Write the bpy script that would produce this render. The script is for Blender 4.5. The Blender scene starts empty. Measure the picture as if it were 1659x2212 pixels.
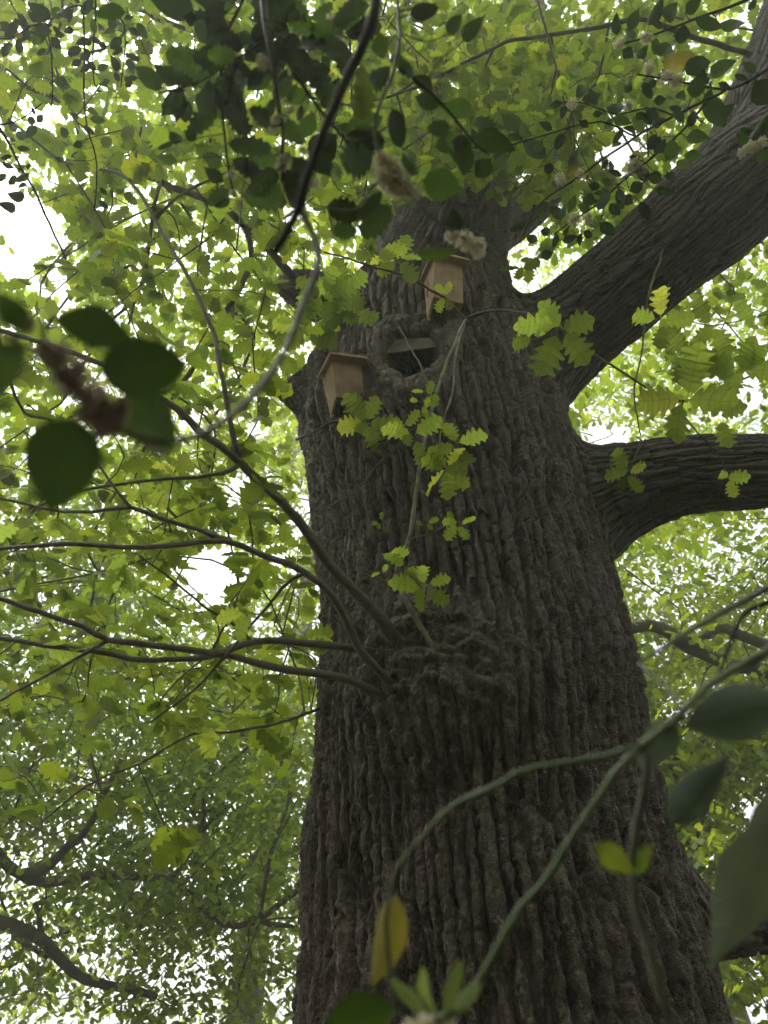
import bpy, math, random
import numpy as np
from mathutils import Vector, Matrix

# ------------------------------------------------------------------ camera, world, sun, exposure
sc = bpy.context.scene
COL = sc.collection
PITCH = math.radians(38.0)
CAM = np.array([0.0, 0.0, 1.55])
RX = np.array([1.0, 0.0, 0.0])
FW = np.array([0.0, math.cos(PITCH), math.sin(PITCH)])
UP = np.array([0.0, -math.sin(PITCH), math.cos(PITCH)])
FPX, CX, CY = 1661.0, 829.5, 1106.0      # focal length and centre of the survey picture (1659 x 2212)

cd = bpy.data.cameras.new('camera')
cd.sensor_fit = 'HORIZONTAL'; cd.sensor_width = 25.96; cd.lens = 26.0
cd.clip_start = 0.02; cd.clip_end = 4000.0
cd.dof.use_dof = True; cd.dof.focus_distance = 3.0; cd.dof.aperture_fstop = 4.8
cam = bpy.data.objects.new('camera', cd); COL.objects.link(cam)
cam.location = CAM; cam.rotation_euler = (math.pi / 2 + PITCH, 0, 0)
sc.camera = cam

SUN_EL, SUN_AZ = math.radians(62), math.radians(-75)     # azimuth measured from +Y towards +X
world = bpy.data.worlds.new('World'); sc.world = world; world.use_nodes = True
wn, wl = world.node_tree.nodes, world.node_tree.links
wn.clear()
sky = wn.new('ShaderNodeTexSky'); sky.sky_type = 'NISHITA'; sky.sun_disc = False
sky.sun_elevation = SUN_EL; sky.sun_rotation = SUN_AZ
sky.air_density = 1.0; sky.dust_density = 4.0; sky.ozone_density = 1.0
hs = wn.new('ShaderNodeHueSaturation'); hs.inputs['Saturation'].default_value = 0.15
bg = wn.new('ShaderNodeBackground'); bg.inputs['Strength'].default_value = 0.15
wo = wn.new('ShaderNodeOutputWorld')
wl.new(sky.outputs[0], hs.inputs['Color']); wl.new(hs.outputs[0], bg.inputs['Color']); wl.new(bg.outputs[0], wo.inputs['Surface'])

sd = bpy.data.lights.new('sun', 'SUN'); sd.energy = 1.5; sd.angle = math.radians(14); sd.color = (1.0, 0.96, 0.9)
sun = bpy.data.objects.new('sun', sd); COL.objects.link(sun)
sdir = Vector((math.sin(SUN_AZ) * math.cos(SUN_EL), math.cos(SUN_AZ) * math.cos(SUN_EL), math.sin(SUN_EL)))
sun.rotation_euler = sdir.to_track_quat('Z', 'Y').to_euler(); sun.location = (0, 0, 30)

vs = sc.view_settings
vs.view_transform = 'Standard'; vs.look = 'None'; vs.gamma = 1.0; vs.use_curve_mapping = False
vs.exposure = 1.7
cy = sc.cycles
cy.max_bounces = 8; cy.diffuse_bounces = 4; cy.glossy_bounces = 2; cy.transmission_bounces = 6; cy.volume_bounces = 1; cy.transparent_max_bounces = 8
cy.use_denoising = True; cy.use_adaptive_sampling = True; cy.adaptive_threshold = 0.03
cy.sample_clamp_indirect = 6.0

# ------------------------------------------------------------------ helpers
rng = np.random.default_rng(11)
random.seed(5)

def P(x, y, d):
    "world point seen at picture position (x, y), d metres ahead of the camera"
    return CAM + d * (RX * ((x - CX) / FPX) + FW + UP * ((CY - y) / FPX))

def PV(x, y, Y):
    "the same, at horizontal distance Y"
    r = RX * ((x - CX) / FPX) + FW + UP * ((CY - y) / FPX)
    return CAM + r * (Y / r[1])

def project(p):
    q = np.asarray(p) - CAM
    f = q @ FW
    return np.stack([CX + FPX * (q @ RX) / f, CY - FPX * (q @ UP) / f, f], -1)

def unit(v):
    v = np.asarray(v, float)
    return v / (np.linalg.norm(v, axis=-1, keepdims=True) + 1e-12)

def put(o, parent=None):
    COL.objects.link(o)
    if parent is not None:
        o.parent = parent
    return o

def tag(o, label=None, cat=None, group=None, kind=None):
    if label: o['label'] = label
    if cat: o['category'] = cat
    if group: o['group'] = group
    if kind: o['kind'] = kind
    return o

def empty(name, loc=(0, 0, 0)):
    o = bpy.data.objects.new(name, None); o.location = loc; o.empty_display_size = 0.1
    COL.objects.link(o)
    return o

def np_mesh(name, V, F, uv=None, attrs=None, smooth=True):
    "mesh out of numpy arrays; F is (n,3) or (n,4)"
    V = np.ascontiguousarray(V, np.float32); F = np.ascontiguousarray(F, np.int32)
    k = F.shape[1]; n = len(F)
    me = bpy.data.meshes.new(name)
    me.vertices.add(len(V)); me.vertices.foreach_set('co', V.ravel())
    me.loops.add(n * k); me.loops.foreach_set('vertex_index', F.ravel())
    me.polygons.add(n); me.polygons.foreach_set('loop_start', np.arange(0, n * k, k, dtype=np.int32))
    try:
        me.polygons.foreach_set('loop_total', np.full(n, k, np.int32))
    except Exception:
        pass
    me.polygons.foreach_set('use_smooth', np.full(n, bool(smooth)))
    if uv is not None:
        l = me.uv_layers.new(name='UVMap')
        l.data.foreach_set('uv', np.ascontiguousarray(uv[F.ravel()], np.float32).ravel())
    for an, av in (attrs or {}).items():
        a = me.attributes.new(an, 'FLOAT', 'POINT'); a.data.foreach_set('value', np.ascontiguousarray(av, np.float32))
    me.update(calc_edges=True)
    return me

def mesh_obj(name, me, mat, parent=None):
    o = bpy.data.objects.new(name, me)
    if mat is not None and not me.materials:
        me.materials.append(mat)
    return put(o, parent)

class Geo:
    "collects quads"
    def __init__(s): s.V = []; s.F = []; s.U = []; s.A = []; s.n = 0
    def add(s, V, F, U=None, a=None):
        s.V.append(V); s.F.append(F + s.n); s.n += len(V)
        s.U.append(np.zeros((len(V), 2)) if U is None else U)
        s.A.append(np.zeros(len(V)) if a is None else np.broadcast_to(a, (len(V),)))
    def mesh(s, name, smooth=True):
        return np_mesh(name, np.concatenate(s.V), np.concatenate(s.F), np.concatenate(s.U), {'rnd': np.concatenate(s.A)}, smooth)

def frames(pts):
    pts = np.asarray(pts, float)
    T = np.gradient(pts, axis=0); T = unit(T)
    ref = np.array([0.31, 0.17, 0.93]); 
    if abs(T[0] @ ref) > 0.9: ref = np.array([1.0, 0.2, 0.1])
    N = np.zeros_like(T); a = ref
    for i in range(len(T)):
        a = a - T[i] * (a @ T[i]); a = a / (np.linalg.norm(a) + 1e-9); N[i] = a
    return T, N, np.cross(T, N)

def tube(pts, rad, sides=6, rough=0.0, seed=0):
    pts = np.asarray(pts, float); rad = np.asarray(rad, float)
    T, N, B = frames(pts)
    n = len(pts); a = np.arange(sides) / sides * 2 * math.pi
    ca, sa = np.cos(a), np.sin(a)
    R = rad[:, None] * np.ones((1, sides))
    if rough > 0:
        R = R * (1 + rough * np.random.default_rng(seed).normal(size=R.shape))
    V = pts[:, None] + R[..., None] * (ca[None, :, None] * N[:, None] + sa[None, :, None] * B[:, None])
    V = V.reshape(-1, 3)
    i = np.arange(n - 1)[:, None] * sides; j = np.arange(sides)[None]
    j2 = (j + 1) % sides
    F = np.stack([i + j, i + j2, i + sides + j2, i + sides + j], -1).reshape(-1, 4)
    s = np.concatenate([[0], np.cumsum(np.linalg.norm(np.diff(pts, axis=0), axis=1))])
    U = np.stack(np.broadcast_arrays((j / sides) * 2 * math.pi * float(rad.mean()) * np.ones((n, 1)), s[:, None]), -1).reshape(-1, 2)
    # end caps: small fans made of quads
    caps = []
    c0 = len(V); V = np.concatenate([V, pts[:1], pts[-1:]]); U = np.concatenate([U, U[:1], U[-1:]])
    h = np.arange(0, sides, 2)
    caps.append(np.stack([np.full(len(h), c0), (h + 2) % sides, (h + 1) % sides, h], -1))
    e = (n - 1) * sides
    caps.append(np.stack([np.full(len(h), c0 + 1), e + h, e + (h + 1) % sides, e + (h + 2) % sides], -1))
    if sides % 2 == 0:
        F = np.concatenate([F] + caps)
    return V, F, U

def smooth_path(pts, rad, step=0.05, jit=0.0, seed=0):
    "Catmull-Rom through the control points"
    p = np.asarray(pts, float); r = np.asarray(rad, float)
    q = np.concatenate([[2 * p[0] - p[1]], p, [2 * p[-1] - p[-2]]])
    op, orr = [], []
    for i in range(len(p) - 1):
        L = np.linalg.norm(p[i + 1] - p[i]); m = max(2, int(L / step))
        t = np.linspace(0, 1, m, endpoint=False)[:, None]
        a, b, c, d = q[i], q[i + 1], q[i + 2], q[i + 3]
        op.append(0.5 * (2 * b + (c - a) * t + (2 * a - 5 * b + 4 * c - d) * t ** 2 + (3 * b - a - 3 * c + d) * t ** 3))
        orr.append(r[i] + (r[i + 1] - r[i]) * t[:, 0])
    op.append(p[-1:]); orr.append(r[-1:])
    op = np.concatenate(op); orr = np.concatenate(orr)
    if jit > 0:
        g = np.random.default_rng(seed).normal(size=op.shape) * jit
        g = (g + np.roll(g, 1, 0) + np.roll(g, -1, 0)) / 1.7
        g[0] = 0
        op = op + g * np.minimum(1, orr[:, None] * 0 + 1)
    return op, orr

# ---- numpy noise, periodic in x when per > 0
def _h(ix, iy, seed):
    ix = ix.astype(np.uint32); iy = iy.astype(np.uint32)
    h = ix * np.uint32(374761393) + iy * np.uint32(668265263) + np.uint32((seed * 2246822519) & 0xffffffff)
    h = (h ^ (h >> np.uint32(13))) * np.uint32(1274126177)
    h = h ^ (h >> np.uint32(16))
    return (h & np.uint32(0xffffff)).astype(np.float32) / 16777216.0

def vn(x, y, per=0, seed=0):
    xi = np.floor(x).astype(np.int64); yi = np.floor(y).astype(np.int64)
    fx = (x - xi).astype(np.float32); fy = (y - yi).astype(np.float32)
    fx = fx * fx * (3 - 2 * fx); fy = fy * fy * (3 - 2 * fy)
    w = (lambda v: v % per) if per else (lambda v: v)
    a = _h(w(xi), yi, seed); b = _h(w(xi + 1), yi, seed); c = _h(w(xi), yi + 1, seed); d = _h(w(xi + 1), yi + 1, seed)
    return (a + (b - a) * fx) * (1 - fy) + (c + (d - c) * fx) * fy

def fbm(x, y, per=0, seed=0, o=4):
    t = 0; a = 0.5; k = 1
    for i in range(o):
        t = t + a * vn(x * k, y * k, per * k, seed + i); a *= 0.5; k *= 2
    return t

def vor(x, y, per, seed, jx=0.8, jy=0.95, stag=False):
    xi = np.floor(x).astype(np.int64)
    f1 = np.full(x.shape, 9.0, np.float32); f2 = f1.copy(); cid = np.zeros(x.shape, np.float32)
    for dx in (-1, 0, 1):
        cx = xi + dx; cw = cx % per
        off = _h(cw, cw * 0 + 5, seed + 13) if stag else 0.0
        yo = y + off; yi = np.floor(yo).astype(np.int64)
        for dy in (-1, 0, 1):
            cy_ = yi + dy
            h1 = _h(cw, cy_, seed); h2 = _h(cw, cy_, seed + 77)
            px = cx + 0.5 + jx * (h1 - 0.5); py = cy_ + 0.5 + jy * (h2 - 0.5)
            d = np.hypot(x - px, yo - py).astype(np.float32)
            m = d < f1
            f2 = np.where(m, f1, np.minimum(f2, d)); f1 = np.where(m, d, f1); cid = np.where(m, h2, cid)
    return f1, f2, cid

def sst(a, b, x):
    t = np.clip((x - a) / (b - a), 0, 1)
    return t * t * (3 - 2 * t)

# ------------------------------------------------------------------ materials
class NT:
    def __init__(s, name):
        s.m = bpy.data.materials.new(name); s.m.use_nodes = True
        s.t = s.m.node_tree; s.t.nodes.clear()
        s.out = s.t.nodes.new('ShaderNodeOutputMaterial')
    def n(s, typ, **kw):
        nd = s.t.nodes.new(typ)
        ins = kw.pop('ins', {})
        for k, v in kw.items(): setattr(nd, k, v)
        for k, v in ins.items():
            if hasattr(v, 'is_output') or isinstance(v, bpy.types.NodeSocket): s.t.links.new(v, nd.inputs[k])
            else: nd.inputs[k].default_value = v
        return nd
    def math(s, op, a, b=None, c=None):
        nd = s.n('ShaderNodeMath', operation=op)
        for i, v in enumerate((a, b, c)):
            if v is None: continue
            if isinstance(v, bpy.types.NodeSocket): s.t.links.new(v, nd.inputs[i])
            else: nd.inputs[i].default_value = v
        return nd.outputs[0]
    def mix(s, f, a, b, typ='MIX'):
        nd = s.n('ShaderNodeMix', data_type='RGBA', blend_type=typ)
        for i, v in ((0, f), (6, a), (7, b)):
            if isinstance(v, bpy.types.NodeSocket): s.t.links.new(v, nd.inputs[i])
            else: nd.inputs[i].default_value = v if i == 0 else (*v, 1)[:4]
        return nd.outputs[2]
    def ramp(s, f, stops):
        nd = s.n('ShaderNodeValToRGB'); s.t.links.new(f, nd.inputs[0])
        el = nd.color_ramp.elements
        while len(el) < len(stops): el.new(0.5)
        for e, (p, c) in zip(el, stops): e.position = p; e.color = (*c, 1)
        return nd.outputs[0]
    def link(s, a, b): s.t.links.new(a, b)
    def noise(s, vec, scale, detail=4, rough=0.55):
        return s.n('ShaderNodeTexNoise', ins={'Vector': vec, 'Scale': scale, 'Detail': detail, 'Roughness': rough}).outputs[0]

def mat_bark(name, dark, mid, pale, stretch=0.22, scale=1.0, bump=0.012, moss=0.0, lichen=0.25):
    t = NT(name)
    uv = t.n('ShaderNodeUVMap', uv_map='UVMap').outputs[0]
    mp = t.n('ShaderNodeMapping', ins={'Vector': uv, 'Scale': (scale, scale * stretch, 1)}).outputs[0]
    ob = t.n('ShaderNodeTexCoord').outputs['Object']
    mp2c = t.n('ShaderNodeMapping', ins={'Vector': uv, 'Scale': (scale, scale * 0.45, 1)}).outputs[0]
    n1 = t.noise(mp, 28, 6, 0.65); n2 = t.noise(ob, 3.0, 4); n3 = t.noise(ob, 55, 5, 0.7); n4 = t.noise(mp, 90, 4, 0.7)
    c = t.mix(t.n('ShaderNodeMapRange', ins={'Value': n1, 1: 0.3, 2: 0.7}).outputs[0], dark, mid)
    lf = t.math('MULTIPLY', t.n('ShaderNodeMapRange', ins={'Value': n3, 1: 0.50, 2: 0.72}).outputs[0], lichen * 2)
    lf = t.math('MULTIPLY', lf, t.n('ShaderNodeMapRange', ins={'Value': n2, 1: 0.35, 2: 0.65, 3: 0.25, 4: 1.0}).outputs[0])
    c = t.mix(lf, c, pale)
    fine = t.n('ShaderNodeMapRange', ins={'Value': t.noise(mp2c, 150, 3, 0.7), 1: 0.3, 2: 0.7, 3: 0.55, 4: 1.35}).outputs[0]
    c = t.mix(1.0, c, t.n('ShaderNodeCombineColor', ins={0: fine, 1: fine, 2: fine}).outputs[0], 'MULTIPLY')
    n5 = t.noise(ob, 1.3, 5, 0.6)
    c = t.mix(t.math('MULTIPLY', t.n('ShaderNodeMapRange', ins={'Value': n5, 1: 0.45, 2: 0.75}).outputs[0], 0.5), c, (dark[0] * 1.5, dark[1] * 1.05, dark[2] * 0.85))
    if moss > 0:
        n6 = t.noise(ob, 4.5, 6, 0.7)
        c = t.mix(t.math('MULTIPLY', t.n('ShaderNodeMapRange', ins={'Value': n6, 1: 0.5, 2: 0.72}).outputs[0], moss), c, (0.085, 0.095, 0.03))
    mp2 = t.n('ShaderNodeMapping', ins={'Vector': uv, 'Scale': (scale, scale * 0.7, 1)}).outputs[0]
    vf = t.n('ShaderNodeTexVoronoi', feature='F1', ins={'Vector': t.mix(0.12, mp2, t.n('ShaderNodeTexNoise', ins={'Vector': ob, 'Scale': 30.0}).outputs[1]), 'Scale': 95.0}).outputs['Distance']
    h = t.math('ADD', t.math('MULTIPLY', n1, 0.6), t.math('ADD', t.math('MULTIPLY', n4, 0.6), t.math('MULTIPLY', n3, 0.5)))
    h = t.math('SUBTRACT', h, t.math('MULTIPLY', vf, 0.55))
    b = t.n('ShaderNodeBump', ins={'Strength': 1.0, 'Distance': bump, 'Height': h})
    p = t.n('ShaderNodeBsdfPrincipled', ins={'Base Color': c, 'Roughness': 0.58, 'Specular IOR Level': 0.5, 'Normal': b.outputs[0]})
    t.link(p.outputs[0], t.out.inputs[0])
    return t.m

def mat_leaf(name, refl, trans, fac=0.5, single=False, rough=0.5, spec=0.3, vary=0.35, yellow=0.12, veins=5.5, vein_dark=0.35, under=None, vein_w=0.035):
    "leaf: reflecting skin and light passing through; veins follow the leaf's own coordinates"
    t = NT(name)
    if single:
        rnd = t.n('ShaderNodeObjectInfo').outputs['Random']
    else:
        rnd = t.n('ShaderNodeAttribute', attribute_name='rnd').outputs['Fac']
    uv = t.n('ShaderNodeSeparateXYZ', ins={0: t.n('ShaderNodeUVMap', uv_map='UVMap').outputs[0]})
    u, v = uv.outputs[0], uv.outputs[1]
    av = t.math('ABSOLUTE', v)
    mid = t.n('ShaderNodeMapRange', ins={'Value': av, 1: vein_w * 0.5, 2: vein_w * 1.6, 3: 1.0, 4: 0.0}).outputs[0]
    sv = t.math('FRACT', t.math('SUBTRACT', t.math('MULTIPLY', u, veins), t.math('MULTIPLY', av, 1.1)))
    sv = t.math('ABSOLUTE', t.math('SUBTRACT', sv, 0.5))
    sv = t.n('ShaderNodeMapRange', ins={'Value': sv, 1: 0.03, 2: 0.11, 3: 0.8, 4: 0.0}).outputs[0]
    vein = t.math('MAXIMUM', mid, sv)
    ob = t.n('ShaderNodeTexCoord').outputs['Object']
    mot = t.noise(ob, 60, 3)
    def tint(c):
        lo = tuple(x * (1 - vary) for x in c); hi = tuple(min(1, x * (1 + vary)) for x in c)
        k = t.ramp(rnd, [(0.0, lo), (0.8, hi), (1.0, (hi[0] * (1 + yellow * 3), hi[1] * 1.05, hi[2] * 0.9))])
        k = t.mix(t.n('ShaderNodeMapRange', ins={'Value': mot, 1: 0.35, 2: 0.7, 3: 0.0, 4: 0.3}).outputs[0], k, tuple(x * 0.6 for x in c))
        return t.mix(t.math('MULTIPLY', vein, vein_dark), k, tuple(x * 0.35 for x in c))
    rc = tint(refl)
    if under is not None:
        bf = t.n('ShaderNodeNewGeometry').outputs['Backfacing']
        rc = t.mix(bf, rc, tint(under))
    tc = tint(trans)
    hb = t.n('ShaderNodeBump', ins={'Strength': 0.35, 'Distance': 0.002, 'Height': t.math('ADD', t.math('MULTIPLY', vein, -1.0), t.math('MULTIPLY', mot, 0.5))})
    p = t.n('ShaderNodeBsdfPrincipled', ins={'Base Color': rc, 'Roughness': rough, 'Specular IOR Level': spec, 'Normal': hb.outputs[0]})
    tr = t.n('ShaderNodeBsdfTranslucent', ins={'Color': tc})
    mx = t.n('ShaderNodeMixShader', ins={0: fac, 1: p.outputs[0], 2: tr.outputs[0]})
    t.link(mx.outputs[0], t.out.inputs[0])
    return t.m

def mat_wood(name, a, b, scale=1.0, rough=0.7):
    t = NT(name)
    ob = t.n('ShaderNodeTexCoord').outputs['Object']
    mp = t.n('ShaderNodeMapping', ins={'Vector': ob, 'Scale': (40 * scale, 40 * scale, 4 * scale)}).outputs[0]
    n = t.noise(mp, 1.0, 6, 0.6); n2 = t.noise(ob, 12 * scale, 4)
    kn = t.n('ShaderNodeTexVoronoi', ins={'Vector': ob, 'Scale': 14 * scale}).outputs['Distance']
    c = t.mix(t.n('ShaderNodeMapRange', ins={'Value': n, 1: 0.3, 2: 0.7}).outputs[0], a, b)
    c = t.mix(t.n('ShaderNodeMapRange', ins={'Value': n2, 1: 0.4, 2: 0.8, 3: 0.0, 4: 0.8}).outputs[0], c, tuple(x * 0.52 for x in a))
    c = t.mix(t.n('ShaderNodeMapRange', ins={'Value': kn, 1: 0.05, 2: 0.13, 3: 0.55, 4: 0.0}).outputs[0], c, tuple(x * 0.5 for x in a))
    bp = t.n('ShaderNodeBump', ins={'Strength': 0.5, 'Distance': 0.003, 'Height': n})
    p = t.n('ShaderNodeBsdfPrincipled', ins={'Base Color': c, 'Roughness': rough, 'Specular IOR Level': 0.25, 'Normal': bp.outputs[0]})
    t.link(p.outputs[0], t.out.inputs[0])
    return t.m

def mat_plain(name, a, b, scale=30, rough=0.7, trans=None, spec=0.3):
    t = NT(name)
    ob = t.n('ShaderNodeTexCoord').outputs['Object']
    n = t.noise(ob, scale, 5, 0.6)
    c = t.mix(t.n('ShaderNodeMapRange', ins={'Value': n, 1: 0.35, 2: 0.68}).outputs[0], a, b)
    bp = t.n('ShaderNodeBump', ins={'Strength': 0.4, 'Distance': 0.002, 'Height': n})
    p = t.n('ShaderNodeBsdfPrincipled', ins={'Base Color': c, 'Roughness': rough, 'Specular IOR Level': spec, 'Normal': bp.outputs[0]})
    o = p.outputs[0]
    if trans:
        tr = t.n('ShaderNodeBsdfTranslucent', ins={'Color': (*trans, 1)})
        o = t.n('ShaderNodeMixShader', ins={0: 0.4, 1: o, 2: tr.outputs[0]}).outputs[0]
    t.link(o, t.out.inputs[0])
    return t.m

M = {}
M['bark'] = mat_bark('oak_bark', (0.037, 0.0225, 0.0175), (0.105, 0.068, 0.055), (0.30, 0.26, 0.25), 0.2, 1.0, 0.010, moss=0.16, lichen=0.42)
M['limb_bark'] = mat_bark('limb_bark', (0.030, 0.021, 0.018), (0.068, 0.051, 0.045), (0.14, 0.12, 0.11), 0.16, 1.4, 0.007, moss=0.3, lichen=0.18)  # base colour darkened for the shade on the limb undersides
M['branch_bark'] = mat_bark('branch_bark', (0.075, 0.058, 0.045), (0.14, 0.115, 0.092), (0.26, 0.25, 0.21), 0.4, 3.0, 0.003, moss=0.3)
M['twig_bark'] = mat_plain('twig_bark', (0.07, 0.055, 0.04), (0.13, 0.11, 0.085), 25, 0.8)
M['far_bark'] = mat_plain('far_bark', (0.06, 0.05, 0.038), (0.12, 0.105, 0.08), 6, 0.9)
M['shoot'] = mat_plain('shoot_bark', (0.12, 0.10, 0.08), (0.30, 0.27, 0.23), 30, 0.6)
M['cut_wood'] = mat_wood('weathered_wood', (0.12, 0.10, 0.085), (0.20, 0.175, 0.15), 0.8)
M['box_wood'] = mat_wood('box_wood', (0.31, 0.20, 0.135), (0.40, 0.275, 0.195), 1.0, 0.7)
M['box_dark'] = mat_plain('grooved_black_wood', (0.03, 0.026, 0.022), (0.055, 0.048, 0.04), 40, 0.8)
OAK_R, OAK_T = (0.09, 0.14, 0.02), (0.37, 0.50, 0.03)
M['oak_leaf'] = mat_leaf('oak_leaf', OAK_R, (0.50, 0.64, 0.08), 0.60, single=True, vein_dark=0.3)
M['oak_leaves'] = mat_leaf('oak_foliage', OAK_R, OAK_T, 0.55, single=False, vein_dark=0.25)
M['maple_leaves'] = mat_leaf('maple_foliage', (0.075, 0.125, 0.02), (0.29, 0.43, 0.03), 0.52, veins=4, vein_dark=0.2)
M['back_leaves'] = mat_leaf('background_foliage', (0.085, 0.135, 0.02), (0.37, 0.49, 0.03), 0.53, veins=4, vein_dark=0.2)
M['dark_leaves'] = mat_leaf('evergreen_foliage', (0.03, 0.05, 0.018), (0.08, 0.13, 0.02), 0.3, veins=4, vein_dark=0.2)
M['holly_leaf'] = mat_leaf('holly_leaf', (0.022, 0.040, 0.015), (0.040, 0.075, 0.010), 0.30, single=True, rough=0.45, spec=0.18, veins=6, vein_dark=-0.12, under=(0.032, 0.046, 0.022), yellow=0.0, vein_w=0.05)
M['holly_yellow'] = mat_leaf('holly_leaf_yellow', (0.22, 0.185, 0.045), (0.32, 0.26, 0.03), 0.42, single=True, rough=0.4, spec=0.4, veins=6, vein_dark=0.25)
M['holly_olive'] = mat_leaf('holly_leaf_olive', (0.085, 0.12, 0.025), (0.15, 0.21, 0.02), 0.42, single=True, rough=0.4, spec=0.4, veins=6, vein_dark=0.2)
M['holly_young'] = mat_leaf('holly_leaf_young', (0.15, 0.21, 0.09), (0.25, 0.32, 0.06), 0.35, single=True, rough=0.4, spec=0.4, veins=6, vein_dark=-0.3)
M['holly_stem'] = mat_plain('holly_stem', (0.020, 0.020, 0.017), (0.036, 0.036, 0.029), 60, 0.85, None, 0.1)
M['holly_green_stem'] = mat_plain('holly_green_stem', (0.06, 0.085, 0.04), (0.12, 0.145, 0.075), 70, 0.5)
M['holly_grey_stem'] = mat_plain('holly_grey_stem', (0.075, 0.075, 0.058), (0.13, 0.13, 0.10), 60, 0.6)
M['flower'] = mat_plain('holly_flower', (0.58, 0.52, 0.38), (0.82, 0.79, 0.64), 120, 0.8, trans=(0.75, 0.70, 0.52))
M['ground'] = mat_plain('leaf_litter', (0.05, 0.038, 0.022), (0.10, 0.08, 0.045), 3, 0.95)

M['holly_pale'] = mat_leaf('holly_leaf_pale', (0.105, 0.135, 0.105), (0.11, 0.15, 0.085), 0.34, single=True, rough=0.5, spec=0.3, veins=6, vein_dark=-0.15)

M['callus'] = mat_bark('callus_bark', (0.085, 0.062, 0.052), (0.165, 0.13, 0.112), (0.30, 0.26, 0.23), 0.5, 1.6, 0.010, moss=0.25, lichen=0.3)

M['flower_brown'] = mat_plain('spent_holly_flower', (0.20, 0.15, 0.12), (0.36, 0.29, 0.24), 120, 0.85, trans=(0.30, 0.22, 0.17))  # browner, darker copy of the flower colour

M['holly_lit'] = mat_leaf('holly_leaf_lit', (0.035, 0.062, 0.018), (0.085, 0.15, 0.018), 0.40, single=True, rough=0.45, spec=0.2, veins=6, vein_dark=0.3, yellow=0.0, vein_w=0.05)  # greener, more translucent leaves mixed in at random

# ------------------------------------------------------------------ ground
me = np_mesh('ground', np.array([[-1500, -1500, 0], [1500, -1500, 0], [1500, 1500, 0], [-1500, 1500, 0]], float), np.array([[0, 1, 2, 3]]))
tag(mesh_obj('ground', me, M['ground']), 'brown leaf litter woodland floor under the trees', None, None, 'structure')

# ------------------------------------------------------------------ the great oak: skeleton
oak = empty('oak_tree', (0.37, 2.72, 0))
tag(oak, 'huge old oak with deeply furrowed bark and two thick limbs', 'tree')
oak_inv = Matrix.Translation((-0.37, -2.72, 0))
def oak_part(name, me, mat):
    o = mesh_obj(name, me, mat, oak); o.matrix_parent_inverse = oak_inv
    return o

YT = 2.75
rows = [(2212, 655, 1560), (2100, 657, 1530), (2000, 662, 1490), (1900, 668, 1450), (1800, 676, 1424), (1700, 684, 1404), (1600, 692, 1388), (1474, 704, 1372),
        (1350, 706, 1334), (1222, 705, 1296), (1100, 688, 1262), (1000, 680, 1236), (900, 672, 1206), (800, 680, 1170),
        (700, 715, 1120), (640, 770, 1097), (600, 800, 1092), (550, 832, 1088), (465, 872, 1085), (400, 884, 1082)]
def row_node(y, L, R, Yd):
    a = []
    for x in (L, R):
        r = RX * ((x - CX) / FPX) + FW + UP * ((CY - y) / FPX)
        a.append((math.atan2(r[0], r[1]), r[2] / math.hypot(r[0], r[1])))
    az = (a[0][0] + a[1][0]) / 2; h = (a[1][0] - a[0][0]) / 2
    el = (a[0][1] + a[1][1]) / 2
    return np.array([Yd * math.sin(az), Yd * math.cos(az), CAM[2] + Yd * math.cos(h) * el]), Yd * math.sin(h)
tr_p, tr_r = [], []
for i, (y, L, R) in enumerate(rows):
    Yd = YT + max(0, (900 - y)) * 0.0003
    p, r = row_node(y, L, R, Yd)
    tr_p.append(p); tr_r.append(r)
base = tr_p[0].copy()
tr_p = [base * [1, 1, 0] + [0.02, 0.05, -0.15], base * [1, 1, 0] + [0.02, 0.03, 0.25], base * [1, 1, 0] + [0.01, 0.0, 1.0]] + tr_p
tr_r = [1.15, 0.93, 0.74] + tr_r
top_p = tr_p[-1]
def R_(px, d): return px / FPX * d
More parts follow.
